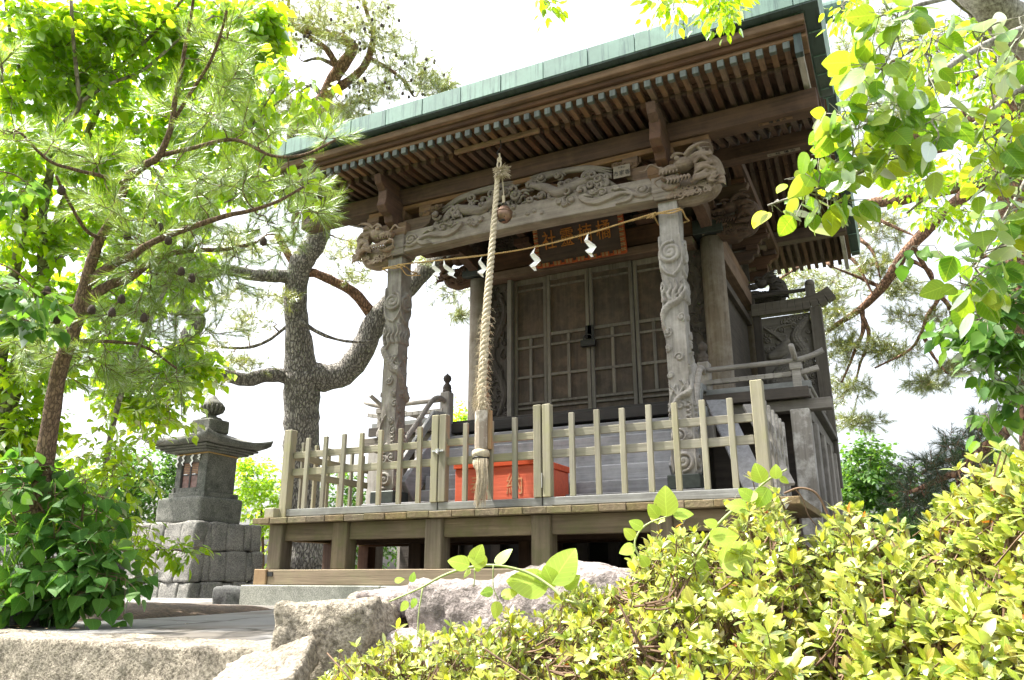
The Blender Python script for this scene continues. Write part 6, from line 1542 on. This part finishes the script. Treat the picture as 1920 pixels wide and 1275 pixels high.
right_pines()

def near_tree():
    D = 1.8
    T = Plant("leafy_tree", "near tree on the right whose round-leaved branches hang across the roof corner", "tree", ground_at(at(2250, 1200, 3.2), -.6), M_barklichen, 150)
    T.limb(limbpts([(2380, 1900), (2250, 1300), (2180, 700), (2080, 260), (1960, 95), (1900, 45), (1850, 0), (1790, -60), (1720, -200), (1680, -420), (1700, -700)], [3.2, 3.0, 2.7, 2.5, 2.6, 2.9], 64), [.10, .078, .06, .05, .042, .03, .012], 16, .04)
    T.limb(limbpts([(2120, 380), (2140, 100), (2100, -300), (2000, -700)], [2.9, 3.0, 3.2, 3.6], 30), [.045, .035, .012], 10, .05)
    T.limb(limbpts([(1690, -350), (1560, -420), (1450, -560)], [2.8, 3.2], 16), [.02, .006], 8, .05)
    T.limb(limbpts([(1930, 50), (1860, 78), (1800, 110), (1750, 150), (1700, 210), (1665, 290), (1620, 320), (1560, 345), (1500, 365), (1440, 385)], [2.3, 1.9, 1.75], 44), [.010, .006, .004, .002], 8, .04)
    T.limb(limbpts([(1960, 140), (1890, 180), (1830, 230), (1770, 255), (1720, 270)], [2.3, 1.9], 24), [.008, .004, .002], 8, .04)
    T.limb(limbpts([(2020, 260), (1950, 300), (1900, 380), (1860, 450), (1830, 500)], [2.3, 1.9], 24), [.008, .004, .002], 8, .04)
    T.limb(limbpts([(1840, -20), (1760, 0), (1700, 20), (1680, 70)], [2.3, 1.8], 20), [.007, .003], 8, .04)
    Ls = [(1665, 45, D, 40, 30, .06), (1640, 120, D, 45, 45, .08), (1700, 80, D, 50, 60, .1), (1660, 190, D, 50, 45, .08), (1605, 215, D, 30, 30, .06), (1620, 250, D, 50, 35, .08), (1590, 300, D, 50, 30, .08), (1540, 330, D, 45, 22, .06), (1560, 375, D, 45, 18, .06), (1500, 360, D, 30, 16, .05), (1440, 385, D, 14, 8, .03),
          (1750, 160, D+.1, 50, 50, .12), (1790, 60, D+.1, 60, 50, .15), (1860, 140, D+.1, 60, 60, .15), (1740, 240, D, 50, 35, .1), (1820, 230, D+.1, 60, 40, .12), (1880, 280, D+.1, 45, 50, .12), (1880, 370, D+.1, 45, 40, .1), (1860, 440, D+.05, 40, 35, .1), (1830, 500, D, 30, 30, .08), (1815, 540, D, 12, 12, .04), (1650, 300, D, 40, 24, .06), (1900, 40, D+.1, 30, 40, .1)]
    C = np.concatenate([blob(q, n_, T.r) for q, n_ in zip(Ls, (5, 7, 4, 6, 5, 7, 8, 6, 5, 4, 1, 4, 4, 5, 4, 4, 4, 5, 6, 6, 3, 5, 2))]); e = T.grow(C, .004, .03, .08)
    T.leaves(e, 4, .055, .050, RND_V, RND_F, .8, .5, .0012); T.done(M_leaf_pear)
    T = Plant("maple_tree", "small-leaved bright tree filling the upper right corner behind the round-leaved branches", "tree", ground_at(at(2060, 1100, 5.2), -.4), M_barksmooth, 151)
    T.limb(limbpts([(2120, 1300), (2080, 900), (2040, 600), (1990, 350), (1900, 150), (1820, 20)], 5.2, 40), [.09, .07, .05, .02], 12, .04)
    T.limb(limbpts([(1980, 330), (1880, 330), (1800, 350), (1740, 370), (1700, 400)], [5.2, 5.0], 20), [.02, .006], 8, .05)
    T.limb(limbpts([(1500, -70), (1300, -60), (1100, -50), (980, -40)], 4.2, 20), [.015, .006], 8, .05)
    T.limb(limbpts([(1820, 20), (1700, -60), (1500, -70)], [5.2, 4.2], 20), [.02, .015], 8, .05)
    Ls = [((1740, 330, 5.1, 70, 26, .3), 22), ((1770, 400, 5.1, 60, 22, .25), 18), ((1850, 300, 5.1, 70, 60, .4), 34), ((1790, 90, 5.1, 90, 70, .4), 40), ((1880, 180, 5.1, 60, 70, .4), 30), ((1900, 420, 5.1, 30, 40, .3), 12), ((1700, 320, 5, 40, 20, .2), 10),
          ((1010, -4, 4.2, 22, 8, .1), 4), ((1255, 2, 4.2, 40, 10, .15), 7), ((1360, 12, 4.2, 26, 20, .15), 12), ((1600, 8, 4.4, 35, 16, .15), 10), ((1330, -20, 4.2, 40, 16, .15), 8)]
    C = np.concatenate([blob(q, n_, T.r) for q, n_ in Ls]); e = T.grow(C, .006, .03, .1); T.leaves(e, 10, .12, .058, SLIM_V, LEAF_F, .6, .8, .0015); T.done(M_leaf_lime)
    T = Plant("glossy_leaved_tree", "darker green tree with drooping leaves along the right edge above the azaleas", "tree", ground_at(at(2030, 1000, 3.8), -.5), M_barksmooth, 152)
    T.limb(limbpts([(2100, 1200), (2060, 900), (2020, 650), (1960, 560), (1900, 580), (1830, 600)], [3.8, 3.5], 30), [.05, .035, .01, .003], 9, .05)
    T.limb(limbpts([(2040, 760), (1960, 700), (1900, 690), (1850, 700)], [3.7, 3.5], 16), [.01, .003], 7, .05)
    T.limb(limbpts([(2000, 600), (1950, 480), (1900, 460), (1850, 470)], [3.7, 3.5], 16), [.01, .003], 7, .05)
    Ls = [((1800, 590, 3.5, 35, 18, .1), 5), ((1850, 600, 3.5, 50, 24, .15), 9), ((1890, 560, 3.5, 40, 30, .15), 9), ((1830, 665, 3.5, 30, 24, .1), 6), ((1890, 650, 3.5, 40, 36, .15), 12), ((1870, 700, 3.5, 30, 26, .1), 7), ((1905, 740, 3.5, 25, 20, .1), 4), ((1860, 770, 3.5, 20, 30, .1), 3), ((1900, 490, 3.5, 30, 30, .1), 6), ((1710, 465, 3.6, 14, 10, .05), 1)]
    C = np.concatenate([blob(q, n_, T.r) for q, n_ in Ls]); e = T.grow(C, .005, .03, .1); T.leaves(e, 8, .10, .075, LEAF_V, LEAF_F, .8, .8, .0015); T.done(M_leaf_mid)
near_tree()

# --- azaleas in the foreground
OUT = [(600, 1270), (650, 1243), (720, 1213), (830, 1183), (900, 1178), (960, 1153), (1010, 1158), (1060, 1108), (1110, 1112), (1160, 1097), (1200, 1042), (1240, 1007), (1290, 987), (1330, 1022), (1370, 997), (1400, 942), (1440, 937), (1480, 952), (1505, 1037), (1540, 1042), (1580, 992), (1610, 947), (1650, 1002), (1700, 997), (1740, 1007), (1780, 952), (1820, 927), (1860, 917), (1900, 892), (1960, 862), (2100, 842)]
def azalea(name_label, xr, seed, n_wh, dist):
    """a mounded shrub: whorls of leaves over a heap that crests along its ridge and falls away on both sides"""
    T = Plant("azalea_shrub", name_label, "shrub", (0, 0, 0), M_twig, seed, "azaleas in the foreground")
    ox = np.array([o[0] for o in OUT]); oy = np.array([o[1] for o in OUT]); r = T.r
    x0, x1 = xr; W_ = []; base = at((x0+x1)/2, 1080, dist+.1); base[2] = -.62; T.root.location = tuple(base)
    R0 = lambda x: np.interp(x, [600, 1100, 1500, 1900], [2.05, 1.85, 1.62, 1.3])
    stems = []
    for k in range(9):
        px = r.uniform(x0, x1); d = ray(px, 1080); d[2] = 0; d /= np.linalg.norm(d); rr = R0(px)+r.uniform(-.3, .1)
        g = np.array([CAM[0]+d[0]*rr, CAM[1]+d[1]*rr, -.6]); yy = np.interp(px, ox, oy)
        top = CAM+ray(px, 0)*0; hz = R0(px); e0 = ray(px, yy); zt = CAM[2]+e0[2]/math.hypot(e0[0], e0[1])*hz
        p = bez([g, g+[r.normal()*.04, r.normal()*.04, (zt+.6)*.5], [g[0]+r.normal()*.1, g[1]+r.normal()*.1, zt-.12]], 14); T.limb(p, [.0055, .004, .002], 6, .1)
        for q in range(3):
            a = p[r.integers(4, 11)]; e = a+np.array([r.normal()*.16, r.normal()*.16, r.uniform(.08, .25)]); T.limb(bez([a, (a+e)/2+[0, 0, -.02], e], 7), [.0025, .0015], 5, .1)
    C = []; Nn = []
    while len(C) < n_wh:
        px = r.uniform(x0-15, x1+15); u = r.uniform(-1, .55); d = ray(px, 1080); d[2] = 0; d /= np.linalg.norm(d); rc = R0(px)
        yy = np.interp(px, ox, oy)+r.uniform(-6, 26)+ (r.uniform(-30, 0) if r.random() < .05 else 0); e0 = ray(px, yy); zt = CAM[2]+e0[2]/math.hypot(e0[0], e0[1])*rc
        W0 = .62 if u < 0 else .5; rr = rc+u*W0*(.95 if px < 1500 else .8); drop = .34*abs(u)**1.7 if u < 0 else .55*u*u
        dep = abs(r.normal())*.095-(.03 if r.random() < .1 else 0); z = zt-drop-dep
        lump = .035*math.sin(px*.021+rr*9)+.03*math.sin(rr*17+px*.04); z += lump*min(1, abs(u)*2.5)
        if rr < .42: continue
        C.append([CAM[0]+d[0]*rr, CAM[1]+d[1]*rr, z]); Nn.append(nz(np.array([d[0]*u*.8, d[1]*u*.8, 1.0])+r.normal(size=3)*.33))
    C = np.array(C); Nn = np.array(Nn)
    # twigs under each whorl, gathered to the nearest stem
    for i in range(0, len(C), 2):
        j = np.argmin(np.linalg.norm(T.nodes-C[i], axis=1)); a = T.nodes[j]; m = (a+C[i])/2+np.array([r.normal()*.02, r.normal()*.02, -.03])
        T.br.tube(bez([a*.35+m*.65, m*.5+C[i]*.5-Nn[i]*.02, C[i]], 5), [.0022, .0011], 4, False)
    for i in range(len(C)):
        T.br.tube([C[i]-Nn[i]*.045+r.normal(size=3)*.008, C[i]], [.0013, .001], 3, False)
    P = []; A = []; U = []; S = []
    for c, n in zip(C, Nn):
        k = r.integers(5, 8); t1 = nz(np.cross(n, [.3, .2, 1.])); t2 = np.cross(n, t1); ph = r.uniform(0, 6.28); s0 = r.uniform(.65, 1.25)
        for q in range(k):
            a = ph+q*2.4; opening = r.uniform(.25, 1.0); ax = nz((t1*math.cos(a)+t2*math.sin(a))*opening+n*(1.05-opening*.7)); P.append(c+ax*.002); A.append(ax); U.append(nz(n*1.0-ax*.3+r.normal(size=3)*.12)); S.append(.0205*s0*r.uniform(.6, 1.3))
    V, F = leaf_arrays(np.array(P), np.array(A), np.array(U), np.array(S), ELL_V, ELL_F, 1.0); T.add(V, F, ELL_V)
    root = T.done(M_leaf_az, "twigs", "foliage", "stems")
    # a few reddish old leaves
    idx = r.choice(len(C), max(8, len(C)//22), replace=False); P = C[idx]; V, F = leaf_arrays(P, nz(r.normal(size=P.shape)+[0, 0, .3]), nz(r.normal(size=P.shape)+[0, 0, 1.]), np.full(len(P), .02), LEAF_V, LEAF_F, .6)
    o = big_mesh("old_leaves", V, F, M_leaf_azred, root); o['kind'] = 'stuff'
azalea("low spreading azalea in front of the long pinkish stone, lowest of the three", (625, 1090), 160, 2900, 1.9)
azalea("yellow-green azalea in the middle rising before the deck's right half", (1090, 1500), 161, 3500, 1.7)
azalea("tallest azalea, heaped up in the lower right corner", (1500, 2000), 162, 4900, 1.4)

def vine():
    T = Plant("climbing_vine", "arching green vine with oval leaves reaching left over the long pink stone", "vine", ground_at(at(1300, 1100, 1.75), -.5), plain("vine_stem", (0.30, 0.36, 0.14), .6), 170)
    g = ground_at(at(1300, 1100, 1.75), -.5)
    T.limb(bez([g, at(1290, 1250, 1.75), at(1150, 1160, 1.75), at(1060, 1125, 1.75)], 20), [.004, .003], 7)
    A = limbpts([(1060, 1125), (1030, 1098), (985, 1072), (925, 1060), (870, 1066), (830, 1080), (793, 1100), (760, 1115), (730, 1128)], [1.75, 1.9], 40); T.limb(A, [.0035, .003, .0018], 7)
    T.limb(limbpts([(793, 1100), (785, 1150), (782, 1200)], 1.9, 10), [.0018, .001], 6)
    T.limb(limbpts([(925, 1060), (925, 1100), (935, 1125)], 1.8, 8), [.0015, .001], 6); T.limb(limbpts([(890, 1065), (890, 1085), (888, 1100)], 1.8, 8), [.0015, .001], 6)
    B = limbpts([(1250, 1110), (1290, 1060), (1345, 985), (1400, 935), (1440, 900), (1475, 880)], [1.6, 1.5], 30); T.limb(bez([g, at(1240, 1250, 1.7), B[0]], 10), [.004, .0035], 7); T.limb(B, [.0035, .0028, .0015], 7)
    Cc = limbpts([(1250, 1110), (1210, 1060), (1190, 1020), (1210, 985), (1260, 965)], [1.6, 1.6], 20); T.limb(Cc, [.003, .0014], 6)
    P = []; A_ = []; U = []; S = []; r = T.r
    def lf(px, py, d, qx, qy, L_, up=(0, -1, .6)):
        p = at(px, py, d); q = at(qx, qy, d); a = q-p; P.append(p); A_.append(a); S.append(np.linalg.norm(a)); U.append(nz(np.array(up)+r.normal(size=3)*.15))
    for q in ((880, 1060, 840, 1048), (888, 1056, 903, 1020), (912, 1058, 878, 1040), (930, 1058, 957, 1026), (882, 1068, 868, 1082), (895, 1072, 898, 1052), (1035, 1095, 1075, 1025), (1040, 1100, 1020, 1060), (1028, 1100, 950, 1082), (1020, 1105, 1005, 1075), (925, 1108, 900, 1112), (940, 1118, 972, 1106), (935, 1128, 925, 1160), (765, 1128, 750, 1145), (780, 1122, 770, 1140), (772, 1092, 775, 1072), (740, 1090, 758, 1084), (1060, 1105, 1085, 1075),
              (1430, 905, 1415, 868), (1455, 898, 1454, 870), (1462, 895, 1480, 905), (1420, 925, 1395, 938), (1412, 935, 1385, 915), (1440, 915, 1418, 950), (1400, 950, 1360, 945), (1290, 1065, 1270, 1035), (1285, 1070, 1255, 1075), (1300, 1050, 1330, 1080), (1345, 985, 1320, 975), (1190, 1025, 1160, 1035), (1205, 990, 1180, 975), (1235, 970, 1215, 945), (1250, 968, 1245, 910), (1262, 965, 1300, 960), (1330, 1010, 1385, 1000), (1240, 1100, 1260, 1060), (1350, 1060, 1440, 1025), (1190, 1010, 1170, 990), (1215, 1062, 1200, 1040)):
        lf(q[0], q[1], 1.78 if q[0] < 1100 else 1.5, q[2], q[3], 0)
    V, F = leaf_arrays(np.array(P), np.array(A_), np.array(U), np.array(S), RND_V, RND_F, 1.0); T.add(V, F, RND_V); T.done(M_leaf_vine, "tendrils", "leaves", "stem")
    b = MB(); b.tube(limbpts([(1470, 925), (1500, 915), (1530, 925), (1550, 960), (1560, 990), (1590, 1010), (1620, 1005)], 1.7, 40), [.0022, .0028, .0015], 6)
    b.tube(limbpts([(1492, 918), (1505, 935), (1515, 965), (1530, 985)], 1.7, 14), [.0015, .001], 5); b.tube(limbpts([(1450, 1020), (1500, 1040), (1540, 1040), (1580, 1060)], 1.6, 14), .002, 5)
    o = b.build("dry_stem", M_twig, None, smooth=True, loc=tuple(at(1540, 1000, 1.7))); tag(o, "dry brown looping stem between the middle and the tallest azalea", "stem")
vine()
